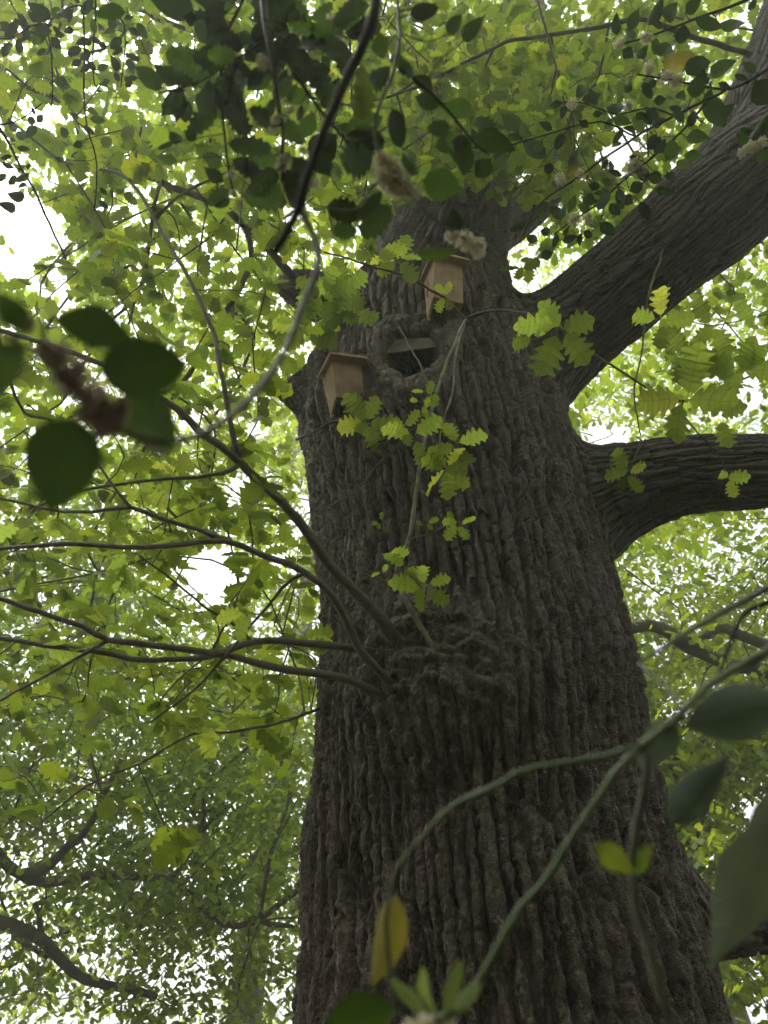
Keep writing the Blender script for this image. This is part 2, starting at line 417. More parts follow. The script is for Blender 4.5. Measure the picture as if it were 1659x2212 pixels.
TUBES = [
    ('trunk', tr_p, tr_r),
    ('fork_l', [tr_p[-2], P(930, 385, 5.6), P(862, 300, 6.1), P(822, 200, 6.8), P(806, 90, 7.8), P(800, -60, 9.0)], [0.26, 0.24, 0.19, 0.15, 0.12, 0.09]),
    ('fork_r', [tr_p[-2], P(1030, 370, 5.7), P(1095, 290, 6.2), P(1140, 220, 6.8), P(1152, 100, 7.7), P(1150, -60, 9.0)], [0.28, 0.26, 0.21, 0.18, 0.14, 0.10]),
    ('limb_big', [P(1040, 905, 4.0), P(1130, 800, 3.98), P(1250, 700, 3.92), P(1375, 594, 3.84), P(1495, 490, 3.76), P(1620, 385, 3.70), P(1760, 285, 3.66), P(1950, 160, 3.7)],
                 [0.34, 0.285, 0.245, 0.24, 0.235, 0.235, 0.22, 0.20]),
    ('limb_up', [P(1520, 470, 3.82), P(1592, 365, 3.86), P(1640, 255, 3.95), P(1680, 150, 4.1), P(1715, 30, 4.3), P(1760, -150, 4.7)], [0.20, 0.195, 0.185, 0.175, 0.165, 0.14]),
    ('limb_low', [P(1120, 1170, 3.45), P(1215, 1120, 3.42), P(1300, 1078, 3.40), P(1385, 1048, 3.36), P(1480, 1031, 3.32), P(1580, 1026, 3.28), P(1680, 1020, 3.24), P(1850, 1000, 3.2), P(2150, 930, 3.2)],
                 [0.30, 0.27, 0.225, 0.188, 0.165, 0.155, 0.147, 0.14, 0.12]),
    ('limb_base', [P(1300, 1880, 2.62), P(1420, 1960, 2.60), P(1510, 1995, 2.62), P(1600, 2008, 2.66), P(1700, 2012, 2.72), P(1850, 2000, 2.8), P(2100, 1940, 2.95), P(2400, 1840, 3.2), P(2750, 1690, 3.5)],
                  [0.24, 0.17, 0.115, 0.078, 0.062, 0.055, 0.048, 0.04, 0.03]),
    ('limb_back', [P(1020, 520, 5.4), P(1130, 460, 5.6), P(1195, 400, 5.9), P(1205, 320, 6.3), P(1235, 230, 7.0), P(1280, 100, 8.0)], [0.2, 0.15, 0.125, 0.11, 0.09, 0.07]),
    ('stub_a', [P(800, 700, 4.45), P(720, 655, 4.42), P(660, 628, 4.40), P(628, 618, 4.40)], [0.22, 0.155, 0.12, 0.085]),
    ('stub_b', [P(770, 900, 3.95), P(700, 866, 3.92), P(650, 850, 3.90), P(618, 846, 3.89)], [0.2, 0.13, 0.085, 0.045]),
    ('stub_c', [P(860, 560, 5.0), P(820, 470, 5.2), P(790, 420, 5.4)], [0.15, 0.08, 0.06]),
]
TS = []
for nm, p, r in TUBES:
    pp, rr = (np.array(p), np.array(r)) if nm == 'trunk' else smooth_path(p, r, 0.14)
    s = np.concatenate([[0], np.cumsum(np.linalg.norm(np.diff(pp, axis=0), axis=1))])
    T, N, B = frames(pp)
    TS.append(dict(name=nm, p=pp, r=rr, s=s, T=T, N=N, B=B))

def tube_dist(t, X):
    "distance to one tube; also the nearest length along it"
    n = len(X)
    best = np.full(n, 9.0, np.float32); S = np.zeros(n, np.float32); C = np.zeros((n, 3), np.float32); K = np.zeros(n, np.int32)
    p, r, s = t['p'].astype(np.float32), t['r'].astype(np.float32), t['s']
    lo = (p - r[:, None]).min(0) - 0.35; hi = (p + r[:, None]).max(0) + 0.35
    tr = t['name'] == 'trunk'
    if tr: idx = np.arange(n)
    else: idx = np.nonzero(((X > lo) & (X < hi)).all(1))[0]
    if not len(idx): return best, S, C, K
    Y = X[idx].astype(np.float32)
    if tr:                                  # the stem: level rings about a winding axis
        z = np.clip(Y[:, 2], p[0, 2], p[-1, 2])
        c = np.stack([np.interp(z, p[:, 2], p[:, a]) for a in range(3)], -1)
        rr = np.interp(z, p[:, 2], r); sl = np.interp(z, p[:, 2], np.gradient(r, p[:, 2]))
        d = np.linalg.norm(Y - c, axis=1) - rr
        best[:] = d / np.sqrt(1 + np.minimum(sl, 0) ** 2); S[:] = z; C[:] = c
        return best, S, C, K
    b = np.full(len(idx), 9.0, np.float32); s_ = np.zeros(len(idx), np.float32); c_ = np.zeros((len(idx), 3), np.float32); k_ = np.zeros(len(idx), np.int32)
    for i in range(len(p) - 1):
        d = p[i + 1] - p[i]; L2 = d @ d
        q = np.clip(((Y - p[i]) @ d) / L2, 0, 1)
        c = p[i] + q[:, None] * d
        e = Y - c
        dist = np.sqrt(np.einsum('ij,ij->i', e, e)) - (r[i] + q * (r[i + 1] - r[i]))
        m = dist < b
        b[m] = dist[m]; s_[m] = (s[i] + q * (s[i + 1] - s[i]))[m]; c_[m] = c[m]; k_[m] = i
    best[idx] = b; S[idx] = s_; C[idx] = c_; K[idx] = k_
    return best, S, C, K

def all_dist(X):
    X = np.asarray(X, np.float64)
    return [tube_dist(t, X) for t in TS]
KS = 0.075
def sdf_of(ds):
    D = np.stack([d[0] for d in ds]); m = D.min(0)
    return m - KS * np.log(np.exp(-(D - m) / KS).sum(0))
def sdf(X): return sdf_of(all_dist(X))

def hit(x, y):
    "where the line of sight at (x, y) meets the oak"
    r = unit(RX * ((x - CX) / FPX) + FW + UP * ((CY - y) / FPX)); t = 1.0
    for _ in range(60):
        d = float(sdf((CAM + r * t)[None])[0]); t += d
        if abs(d) < 1e-3 or t > 12: break
    return CAM + r * t
def hit_d(x, y): return float((hit(x, y) - CAM) @ FW)
def nrm_at(p):
    e = 0.01
    g = np.array([float(sdf((p + e * a)[None])[0] - sdf((p - e * a)[None])[0]) for a in np.eye(3)])
    return unit(g)

# voxel remesh of the rough union, then pulled on to the smooth union
g = Geo()
for t in TS:
    V, F, U = tube(t['p'], t['r'], 20); g.add(V, F)
me = g.mesh('rough'); ro = bpy.data.objects.new('rough', me); COL.objects.link(ro)
md = ro.modifiers.new('r', 'REMESH'); md.mode = 'VOXEL'; md.voxel_size = 0.039
dg = bpy.context.evaluated_depsgraph_get(); em = ro.evaluated_get(dg).to_mesh()
nv, nf = len(em.vertices), len(em.polygons)
V = np.empty(nv * 3, np.float32); em.vertices.foreach_get('co', V); V = V.reshape(-1, 3).astype(np.float64)
lt = np.empty(nf, np.int32); em.polygons.foreach_get('loop_total', lt)
lv = np.empty(len(em.loops), np.int32); em.loops.foreach_get('vertex_index', lv)
ls = np.concatenate([[0], np.cumsum(lt)[:-1]])
F = np.stack([lv[ls], lv[ls + 1], lv[ls + 2], lv[ls + np.minimum(3, lt - 1)]], -1)[lt == 4]
ro.evaluated_get(dg).to_mesh_clear(); bpy.data.objects.remove(ro); bpy.data.meshes.remove(me)

def vnormals(V, F):
    n = np.cross(V[F[:, 2]] - V[F[:, 0]], V[F[:, 3]] - V[F[:, 1]])
    N = np.zeros_like(V)
    for k in range(4): 
        for a in range(3): N[:, a] += np.bincount(F[:, k], n[:, a], len(V))
    return unit(N), n
def relax(V, F, it=3):
    for _ in range(it):
        A = np.zeros_like(V); c = np.zeros(len(V))
        for k in range(4):
            for kk in (1, 3):
                idx = F[:, k]; oth = V[F[:, (k + kk) % 4]]
                for a in range(3): A[:, a] += np.bincount(idx, oth[:, a], len(V))
                c += np.bincount(idx, minlength=len(V))
        V = 0.5 * V + 0.5 * A / np.maximum(c, 1)[:, None]
    return V
V = relax(V, F, 3)
for _ in range(3):
    N, _n = vnormals(V, F); V = V - N * np.clip(sdf(V), -0.05, 0.05)[:, None]

def subdivide(V, F, sel):
    Fs, Fk = F[sel], F[~sel]
    e = np.concatenate([Fs[:, [0, 1]], Fs[:, [1, 2]], Fs[:, [2, 3]], Fs[:, [3, 0]]]); es = np.sort(e, 1)
    key = es[:, 0].astype(np.int64) * (len(V) + 1) + es[:, 1]
    uq, first, inv = np.unique(key, return_index=True, return_inverse=True)
    mids = V[es[first]].mean(1); n0 = len(V); m0 = n0 + len(mids); n = len(Fs)
    cen = V[Fs].mean(1)
    E = (n0 + inv).reshape(4, n); c = m0 + np.arange(n)
    Fn = np.concatenate([np.stack([Fs[:, 0], E[0], c, E[3]], -1), np.stack([E[0], Fs[:, 1], E[1], c], -1),
                         np.stack([c, E[1], Fs[:, 2], E[2]], -1), np.stack([E[3], c, E[2], Fs[:, 3]], -1)])
    return np.concatenate([V, mids, cen]), np.concatenate([Fn, Fk]), np.concatenate([np.ones(len(Fn), bool), np.zeros(len(Fk), bool)])

fine = np.ones(len(F), bool)
for lev in range(3):
    N, n = vnormals(V, F)
    c = V[F].mean(1); q = project(c); w = unit(CAM - c)
    face = (unit(n) * w).sum(1)
    m = (160, 90, 24)[lev]
    sel = fine & (face > (-0.25, -0.15, 0.03)[lev]) & (q[:, 0] > -m) & (q[:, 0] < 1659 + m) & (q[:, 1] > -m - 100) & (q[:, 1] < 2212 + m) & (q[:, 2] > 0)
    if lev == 2: sel &= (q[:, 2] < 4.3)
    if lev == 1: sel &= (q[:, 2] < 6.5)
    V, F, fine = subdivide(V, F, sel)
N, _n = vnormals(V, F); DS = all_dist(V); V = V - N * np.clip(sdf_of(DS), -0.05, 0.05)[:, None]
N, _n = vnormals(V, F); DS = all_dist(V)

# ---- bark relief
def bark(u, s, nc, sp, A, seed, long=5.0):
    x = u * nc
    k5 = max(4, nc // 6)
    x = x + 1.5 * (fbm(u * k5, s / (sp * 18), k5, seed + 9, 2) - 0.37) + 0.22 * (vn(x, s / (sp * 2.0), nc, seed + 30) - 0.5) + 0.22 * (vn(x * 2, s / (sp * 0.6), nc * 2, seed + 31) - 0.5)
    f1, f2, cid = vor(x, s / (sp * long), nc, seed, 0.75, 0.9, True)
    e = f2 - f1
    pl = sst(0.02, 0.24, e) * 0.85 + 0.15 * sst(0.2, 0.8, e)
    # broken cross cracks, then flakes that step down like torn paper
    g1, g2, cid2 = vor(x + 0.3 * (vn(x * 2, s / sp, nc * 2, seed + 6) - 0.5), s / (sp * 3.6), nc, seed + 3, 0.5, 0.95, True)
    ck = 1 - sst(0.0, 0.16, g2 - g1)
    fb = fbm(x * 2, s / sp * 0.42, nc * 2, seed + 20, 4)
    q = fb * 7 + 2.0 * cid; fr = q - np.floor(q)
    terr = (np.floor(q) + sst(0.0, 0.35, fr)) / 7 - 2.0 * cid / 7
    fk = np.abs(fbm(x * 3, s / sp * 1.3, nc * 3, seed + 41, 3) - 0.44) * 2
    return A * (pl * (0.66 + 0.45 * cid) - 0.17 * ck * pl + 0.62 * (terr - 0.44) * (0.35 + 0.65 * pl) + 0.16 * (fk - 0.2) - 0.5)

Dm = np.stack([d[0] for d in DS]); W = np.exp(-(Dm - Dm.min(0)) / 0.05); W[W < 0.03] = 0; W /= W.sum(0)
disp = np.zeros(len(V)); UVu = np.zeros(len(V)); UVs = np.zeros(len(V)); dom = W.argmax(0)
spec = {'trunk': (92, 0.042, 0.064, 15.0), 'limb_big': (44, 0.034, 0.026, 12.0), 'limb_up': (40, 0.034, 0.026, 12.0), 'limb_low': (36, 0.032, 0.024, 11.0), 'limb_base': (30, 0.036, 0.022, 4.0)}
for k, t in enumerate(TS):
    m = W[k] > 0
    if not m.any(): continue
    _, S, C, K = DS[k]
    S, C, K = S[m], C[m], K[m]
    rel = V[m] - C
    if t['name'] == 'trunk': ang = np.arctan2(rel[:, 0], -rel[:, 1]) / (2 * math.pi) + 0.5
    else: ang = np.arctan2((rel * t['B'][K]).sum(1), (rel * t['N'][K]).sum(1)) / (2 * math.pi) + 0.5
    nc, sp, A, lg = spec.get(t['name'], (30, 0.03, 0.018, 4.5))
    disp[m] += W[k][m] * bark(ang, S, nc, sp, A, 100 + 50 * k, lg)
    dm = m.copy(); dm[m] = dom[m] == k
    UVu[dm] = (ang * 2 * math.pi * float(np.median(t['r'])))[dom[m] == k]; UVs[dm] = S[dom[m] == k]
# broad swellings of the stem
disp += 0.05 * (fbm(UVu * 1.6 + 3, UVs * 1.1, 0, 3, 3) - 0.45)

# the knot hole with its rolled callus collar, and the burr the shoots grow from
hole_c = hit(893, 772); hole_n = nrm_at(hole_c); hole_x = unit(np.cross([0, 0, 1], hole_n)); hole_y = np.cross(hole_n, hole_x)
rel = V - hole_c; near = (np.linalg.norm(rel, axis=1) < 0.7) & (np.abs(rel @ hole_n) < 0.35)
hx, hy = rel @ hole_x / 0.128, rel @ hole_y / 0.165
ang = np.arctan2(hy, hx)
rho = (np.abs(hx) ** 2.6 + np.abs(hy) ** 2.6) ** (1 / 2.6) * (1 + 0.10 * np.sin(ang * 2 + 0.6) + 0.05 * np.sin(ang * 5))
collar = 0.03 * np.exp(-((rho - 1.27) / 0.24) ** 2) * (1 + 0.35 * np.sin(ang * 3 + 1.0)) * (0.75 + 0.25 * np.sin(hy * 2.0))
wr = 0.007 * np.sin(ang * 9 + 6 * fbm(rho * 3, ang * 2, 0, 4, 3) + rho * 5) * np.exp(-((rho - 1.27) / 0.3) ** 2)
keep = np.where(near, 1 - 0.75 * np.exp(-((rho - 1.2) / 0.42) ** 2), 1)
disp = disp * keep + np.where(near, collar + wr - (0.16 + 0.012 * np.sin(hx * 14 + 2 * np.sin(hy * 3)) + 0.02 * (fbm(hx * 9 + 50, hy * 2 + 50, 0, 23, 3) - 0.45)) * (1 - sst(0.78, 1.04, rho)), 0)
lip = hit(880, 845); rl = np.linalg.norm((V - lip) * [1, 1, 0.8], axis=1); disp += 0.05 * np.exp(-(rl / 0.12) ** 2)
for bx, by, br, bh in ((965, 1452, 0.24, 0.18), (890, 1505, 0.13, 0.06), (1045, 1465, 0.12, 0.05), (985, 1395, 0.10, 0.03), (880, 1420, 0.06, 0.04), (735, 1440, 0.12, 0.03), (930, 600, 0.12, 0.02)):
    bc = hit(bx, by); rb = np.linalg.norm(V - bc, axis=1) / br
    f = np.exp(-rb ** 2)
    aa = np.arctan2(V[:, 2] - bc[2], V[:, 0] - bc[0])
    swirl = np.sin(rb * 13 + 14 * fbm(V[:, 0] * 7 + 5, V[:, 2] * 7, 0, 9, 3))
    lum = fbm(V[:, 0] * 22 + 40, V[:, 2] * 22 + 9, 0, 17, 4) - 0.47
    disp = disp * (1 - 0.6 * f) + bh * f * (1 + 0.7 * lum) + 0.010 * swirl * f * (rb < 2.2)
V = V + N * disp[:, None]

# each limb and stub becomes a part of its own
fd = dom[F[:, 0]]
names = {'trunk': 'trunk', 'fork_l': 'limb', 'fork_r': 'limb', 'limb_big': 'limb', 'limb_up': 'limb', 'limb_low': 'limb', 'limb_base': 'limb', 'limb_back': 'limb', 'stub_a': 'broken_stub', 'stub_b': 'broken_stub', 'stub_c': 'broken_stub'}
plabels = {'limb_big': 'thick dark limb rising steeply away from the trunk', 'limb_low': 'level limb reaching sideways, its top edge mossy', 'limb_base': 'low limb growing out of the swollen trunk base',
           'stub_a': 'dark broken stub behind the sunlit oak leaves', 'stub_b': 'grey broken stub beside the lower nest box'}
UVall = np.stack([UVu, UVs], -1)
for k, t in enumerate(TS):
    Fk = F[fd == k]
    if not len(Fk): continue
    idx, inv = np.unique(Fk.ravel(), return_inverse=True)
    me = np_mesh(names[t['name']], V[idx], inv.reshape(-1, 4), UVall[idx])
    o = oak_part(names[t['name']], me, M['bark'] if t['name'] in ('trunk', 'limb_base', 'stub_a', 'stub_b', 'fork_l', 'fork_r', 'stub_c') else M['limb_bark'])
    if t['name'] in plabels: o['label'] = plabels[t['name']]
print('oak faces', len(F))

# ------------------------------------------------------------------ exposed wood across the top of the knot hole
def box_mesh(name, pts, bevel=0.0, smooth=False):
    "hexahedron from eight corners: bottom ring then top ring"
    import bmesh
    bm = bmesh.new(); v = [bm.verts.new(p) for p in pts]
    for f in ((3, 2, 1, 0), (4, 5, 6, 7), (0, 1, 5, 4), (1, 2, 6, 5), (2, 3, 7, 6), (3, 0, 4, 7)): bm.faces.new([v[i] for i in f])
    bmesh.ops.recalc_face_normals(bm, faces=bm.faces)
    if bevel: bmesh.ops.bevel(bm, geom=bm.edges[:] , offset=bevel, segments=2, profile=0.6, affect='EDGES')
    me = bpy.data.meshes.new(name); bm.to_mesh(me); bm.free()
    return me
def cub(x0, x1, y0, y1, z0, z1): return [(x0, y0, z0), (x1, y0, z0), (x1, y1, z0), (x0, y1, z0), (x0, y0, z1), (x1, y0, z1), (x1, y1, z1), (x0, y1, z1)]

def hp(x, y, off): return P(x, y, hit_d(x, y) - off)
ew = [hp(828, 765, -.025), hp(962, 747, -.025), hp(962, 749, -.17), hp(828, 767, -.17), hp(828, 736, -.02), hp(962, 718, -.02), hp(962, 722, -.17), hp(828, 740, -.17)]
me = box_mesh('exposed_wood', [tuple(v) for v in ew], 0.005)
o = oak_part('exposed_wood', me, M['cut_wood']); o['label'] = 'bare weathered grey wood across the knot hole'
# the callus roll that has grown round the hole
cl = [(817, 752, 15), (826, 722, 23), (856, 702, 20), (904, 695, 15), (945, 686, 21), (970, 697, 25), (980, 738, 21), (968, 780, 18), (938, 812, 19), (900, 832, 25), (858, 842, 27), (830, 815, 20), (818, 782, 15)]
cp = np.array([hp(x, y, -0.022) for x, y, w in cl]); cr = np.array([w / FPX * project(q_)[2] for (x, y, w), q_ in zip(cl, cp)])
n_ = len(cp); pp, rr = smooth_path(np.concatenate([cp[-2:], cp, cp[:3]]), np.concatenate([cr[-2:], cr, cr[:3]]), 0.006)
d_ = np.linalg.norm(pp - cp[0], axis=1); i0 = int(d_[:len(d_) // 2].argmin()); i1 = len(d_) // 2 + int(d_[len(d_) // 2:].argmin())
pp, rr = pp[i0:i1 + 1], rr[i0:i1 + 1]
Vc, Fc, Uc = tube(pp, rr, 40)
th = np.tile(np.arange(40) / 40, len(pp)); ss = np.repeat(np.arange(len(pp)) * 0.006, 40)
nv_ = len(pp) * 40
cen = np.repeat(pp, 40, 0); dirv = unit(Vc[:nv_] - cen)
lump = 0.026 * (fbm(th * 4, ss * 7, 4, 71, 3) - 0.45) + 0.008 * (np.abs(fbm(th * 6, ss * 26, 6, 75, 3) - 0.44) * 2 - 0.2) + 0.018 * (vn(th * 1 + 5, ss * 14, 1, 77) - 0.5) + bark(th, ss, 9, 0.026, 0.014, 81, 2.2)
Vc[:nv_] += dirv * lump[:, None]
o = oak_part('callus_collar', np_mesh('callus_collar', Vc, Fc, Uc), M['callus']); o['label'] = 'rounded callus roll rimming the knot hole'

# ------------------------------------------------------------------ two wooden nest boxes
def nest_box(px, py, yaw, roll, pitch, off, SC, label, h=0.30, w=0.165, crack=False, zf=0.10):
    "origin: middle of the lower edge of the back board; +Y points out of the trunk"
    c = hit(px, py)
    root = empty('bat_box')
    out = np.array([math.sin(yaw), -math.cos(yaw), 0]); side = np.array([out[1], -out[0], 0]) * 1.0
    up = np.array([0, 0, 1.0])
    mx = Matrix(((side[0], out[0], up[0]), (side[1], out[1], up[1]), (side[2], out[2], up[2]))).to_4x4()
    mx = mx @ Matrix.Rotation(roll, 4, 'Y') @ Matrix.Rotation(pitch, 4, 'X')
    mx.translation = Vector(c + out * off)
    root.matrix_world = mx @ Matrix.Scale(SC, 4)
    tag(root, label, 'bat box', 'wooden bat boxes on the oak')
    hw, T = w / 2, 0.014
    dT, dB = 0.155, 0.105        # depth at the lid and at the lower edge of the front
    # zf: lower edge of the front; the back board reaches down to 0
    b = box_mesh('back_board', cub(-hw + 0.001, hw - 0.001, 0.0, 0.016, -0.02, zf + h + 0.005), 0.002)
    mesh_obj('back_board', b, M['box_wood'], root)
    for s in (-1, 1):
        x0, x1 = (hw - T, hw) if s > 0 else (-hw, -hw + T)
        me = box_mesh('side_panel', [(x0, 0.016, 0.0), (x1, 0.016, 0.0), (x1, dB - 0.003, zf), (x0, dB - 0.003, zf), (x0, 0.016, zf + h + 0.012), (x1, 0.016, zf + h + 0.012), (x1, dT - 0.003, zf + h - 0.012), (x0, dT - 0.003, zf + h - 0.012)], 0.0015)
        sp_ = mesh_obj('side_panel', me, M['box_wood'], root)
        gg = Geo()
        for k in range(7):        # nail and peck holes
            zz = zf + 0.03 + h * 0.9 * ((k * 0.618) % 1.0); f = (zz) / (zf + h)
            yy = 0.03 + ((k * 0.377 + 0.13) % 1.0) * (0.075)
            V, F, U = tube([(s * (hw + 0.0012), yy, zz), (s * (hw - 0.003), yy, zz)], [0.0034, 0.003], 6); gg.add(V, F, U)
        if s < 0 or not crack:
            pts = [(s * (hw + 0.0012), 0.05 + 0.018 * t + 0.006 * math.sin(t * 5), zf + 0.14 + 0.05 * t) for t in np.linspace(-1, 1, 9)]
            V, F, U = tube(pts, [0.001, 0.003, 0.0035, 0.003, 0.0035, 0.0025, 0.003, 0.002, 0.001], 6); gg.add(V, F, U)
        mesh_obj('crack', gg.mesh('crack'), M['box_dark'], sp_)
    me = box_mesh('front_panel', [(-hw, dB - 0.002, zf - 0.006), (hw, dB - 0.002, zf - 0.006), (hw, dB + T, zf - 0.006), (-hw, dB + T, zf - 0.006), (-hw, dT - 0.002, zf + h - 0.012), (hw, dT - 0.002, zf + h - 0.012), (hw, dT + T, zf + h - 0.014), (-hw, dT + T, zf + h - 0.014)], 0.002)
    fp = mesh_obj('front_panel', me, M['box_wood'], root)
    gg = Geo()
    for k in range(7):
        xx = -hw + 0.02 + (w - 0.04) * ((k * 0.618 + 0.2) % 1); zz = zf + 0.03 + (h - 0.07) * ((k * 0.43 + 0.35) % 1)
        yy = dB + T + (dT - dB) * (zz - zf) / h + 0.0012
        V, F, U = tube([(xx, yy, zz), (xx, yy - 0.004, zz)], [0.0036, 0.003], 6); gg.add(V, F, U)
    mesh_obj('nail_hole', gg.mesh('nail_hole'), M['box_dark'], fp)
    zr = zf + h
    me = box_mesh('lid', [(-hw - 0.024, -0.004, zr + 0.014), (hw + 0.024, -0.004, zr + 0.014), (hw + 0.024, dT + 0.058, zr - 0.016), (-hw - 0.024, dT + 0.058, zr - 0.016), (-hw - 0.024, -0.004, zr + 0.032), (hw + 0.024, -0.004, zr + 0.032), (hw + 0.024, dT + 0.058, zr + 0.002), (-hw - 0.024, dT + 0.058, zr + 0.002)], 0.0025)
    mesh_obj('lid', me, M['box_wood'], root)
    lp = box_mesh('landing_board', cub(-hw + T, hw - T, 0.0165, 0.022, -0.018, zf + 0.2), 0.0)
    lb = mesh_obj('landing_board', lp, M['box_dark'], root)
    rib = box_mesh('groove_rib', cub(-0.006, 0.006, 0.022, 0.030, -0.018, zf + 0.2), 0.0015)
    for k in range(6):
        r_ = mesh_obj('groove_rib', rib, M['box_dark'], lb); r_.location.x = -hw + T + 0.012 + k * (w - 2 * T - 0.024) / 5
    return root
nest_box(744, 903, math.radians(21), math.radians(13), math.radians(0), 0.005, 0.80, 'tilted wooden bat box beside the grey broken stub, left of the knot hole', crack=True, zf=0.03, h=0.225)
nest_box(952, 702, math.radians(16), math.radians(1), math.radians(0), 0.01, 0.82, 'upright wooden bat box just above the knot hole collar', zf=0.05, h=0.27)

# ------------------------------------------------------------------ leaf shapes (x along the leaf, y across, z up)
def strip(rows, fold=0.12, bend=0.10, curl=0.0, v_scale=0.32, wave=0.0):
    "rows of (x, left width, right width, x shift of the edge) -> quads"
    V, U = [], []
    for i, (x, wl, wr, sh) in enumerate(rows):
        zb = -bend * x * x + 0.02 * math.sin(x * 9 + bend * 40)
        for s, w in ((1, wl), (0, 0), (-1, wr)):
            xx = x + (sh if s else 0)
            V.append((xx, s * w, zb + (fold * w if s else 0) - curl * w * w * 2 + wave * w * math.sin(i * 2.1 + s))); U.append((xx, s * w / v_scale))
    F = []
    for i in range(len(rows) - 1):
        a = i * 3
        F += [(a, a + 1, a + 4, a + 3), (a + 1, a + 2, a + 5, a + 4)]
    return np.array(V, float), np.array(F), np.array(U, float)

def flat_strip(rows, bend=0.1, v_scale=0.32, tw=0.0):
    V, U = [], []
    for x, wl, wr, sh in rows:
        for s, w in ((1, wl), (-1, wr)):
            V.append((x + sh, s * w, -bend * x * x + s * tw * w)); U.append((x, s * w / v_scale))
    F = [(2 * i, 2 * i + 1, 2 * i + 3, 2 * i + 2) for i in range(len(rows) - 1)]
    return np.array(V, float), np.array(F), np.array(U, float)

def oak_leaf(seed=0, hi=True, fold=0.15, bend=0.15, flat=False):
    r = np.random.default_rng(seed)
    nl = 4
    knots = [(0.0, 0.012), (0.10, 0.014)]       # (position, half width): stalk, then sinus / lobe in turn, to the round tip
    env = lambda t: 0.34 * (math.sin(math.pi * min(1, 0.12 + 0.86 * t) ** 1.55) ** 0.75) + 0.01
    def side(r):
        k = [(0.0, 0.010), (0.10, 0.012)]
        for i in range(nl):
            t0 = 0.14 + 0.74 * i / nl; t1 = 0.14 + 0.74 * (i + 0.62) / nl
            k.append((t0 + r.normal() * 0.008, env(t0) * (0.50 + 0.12 * r.random())))
            k.append((t1 + r.normal() * 0.010, env(t1) * (0.96 + 0.14 * r.random())))
        k.append((0.905, env(0.9) * 0.72)); k.append((0.96, 0.10)); k.append((1.0, 0.02))
        return k
    kl, kr = side(r), side(r)
    rows = []
    n = len(kl)
    for i in range(n):
        x = (kl[i][0] + kr[i][0]) / 2
        lobe = (i >= 2 and i < 2 + 2 * nl and (i % 2 == 1))
        if hi and lobe:
            for dx, f in ((-0.052, 0.80), (-0.022, 0.97), (0.02, 1.0), (0.045, 0.86)):
                rows.append((x + dx, kl[i][1] * f, kr[i][1] * f, 0.035))
        else:
            rows.append((x, kl[i][1], kr[i][1], 0.01 if 2 <= i < n - 3 else 0))
    rows.sort(key=lambda q: q[0])
    if flat: return flat_strip(rows, bend + 0.08 * r.normal(), 0.32, 0.2 * r.normal())
    return strip(rows, fold + 0.1 * r.normal() * 0.6, bend + 0.08 * r.normal(), wave=0.10)

def small_leaf(seed=0, lobes=True):
    r = np.random.default_rng(seed)
    if lobes: rows = [(0, 0.01, 0.01, 0), (0.18, 0.16, 0.15, 0), (0.34, 0.36, 0.38, 0.06), (0.46, 0.17, 0.18, 0), (0.66, 0.27, 0.26, 0.05), (0.80, 0.10, 0.10, 0), (1, 0.02, 0.02, 0)]
    else: rows = [(0, 0.01, 0.01, 0), (0.2, 0.2, 0.2, 0), (0.5, 0.30, 0.30, 0), (0.8, 0.17, 0.17, 0), (1, 0.02, 0.02, 0)]
    return strip(rows, 0.15 + 0.1 * r.normal(), 0.12 + 0.1 * r.normal())

def holly_leaf_rows(spiny, seed=0, n=13, w=0.27):
    r = np.random.default_rng(seed)
    ex = (0.56, 0.82, 0.66, 0.95, 0.74, 0.60)[seed % 6]; sk = (0.92, 0.80, 1.02, 0.9, 1.1, 0.85)[seed % 6]
    rows = [(0.0, 0.012, 0.012, 0), (0.06, 0.016, 0.016, 0)]
    if not spiny:
        for i in range(n):
            t = (i + 1) / (n + 1); e = math.sin(math.pi * t ** sk) ** ex
            rows.append((0.06 + 0.90 * t, w * e * (1 + 0.025 * r.normal()), w * e * (1 + 0.025 * r.normal()), 0))
    else:
        m = 5
        for i in range(m):
            t0 = (i + 0.35) / (m + 0.3); t1 = (i + 0.85) / (m + 0.3)
            for t, f in ((t0, 0.84), ((t0 + t1) / 2, 0.93), (t1, 1.22)):
                e = math.sin(math.pi * (0.04 + 0.92 * t)) ** 0.6
                sp = f > 1
                rows.append((0.06 + 0.88 * t, w * e * f * (1 + 0.04 * r.normal()), w * e * f * (1 + 0.04 * r.normal()), 0.025 if sp else 0))
    rows.append((1.0, 0.006, 0.006, 0))
    return strip(rows, 0.16 + 0.3 * (seed % 3), 0.10 + 0.14 * r.normal(), 0.0, w, 0.10 if spiny else 0.04)

OAK_HI = [oak_leaf(i, True) for i in range(6)]
OAK_LO = [oak_leaf(i + 20, False) for i in range(5)]
OAK_MID = [oak_leaf(i + 40, False, flat=True) for i in range(5)]
SMALL = [small_leaf(i, True) for i in range(4)]
FAR = [flat_strip([(0, 0.01, 0.01, 0), (0.3, 0.30, 0.26, 0.05), (0.46, 0.15, 0.18, 0), (0.70, 0.24, 0.27, 0.05), (1, 0.03, 0.03, 0)], 0.1 + 0.08 * i, 0.32, 0.15 * (i - 1)) for i in range(3)]
OVAL = [flat_strip([(0, 0.01, 0.01, 0), (0.25, 0.22, 0.22, 0), (0.7, 0.22, 0.22, 0), (1, 0.02, 0.02, 0)], 0.1 + 0.1 * i) for i in range(3)]

def basis(L, Nn):
    "leaf axes from direction L and normal Nn (arrays)"
    X = unit(L); Z = unit(Nn - X * (Nn * X).sum(-1, keepdims=True)); Y = np.cross(Z, X)
    return np.stack([X, Y, Z], -1)            # columns

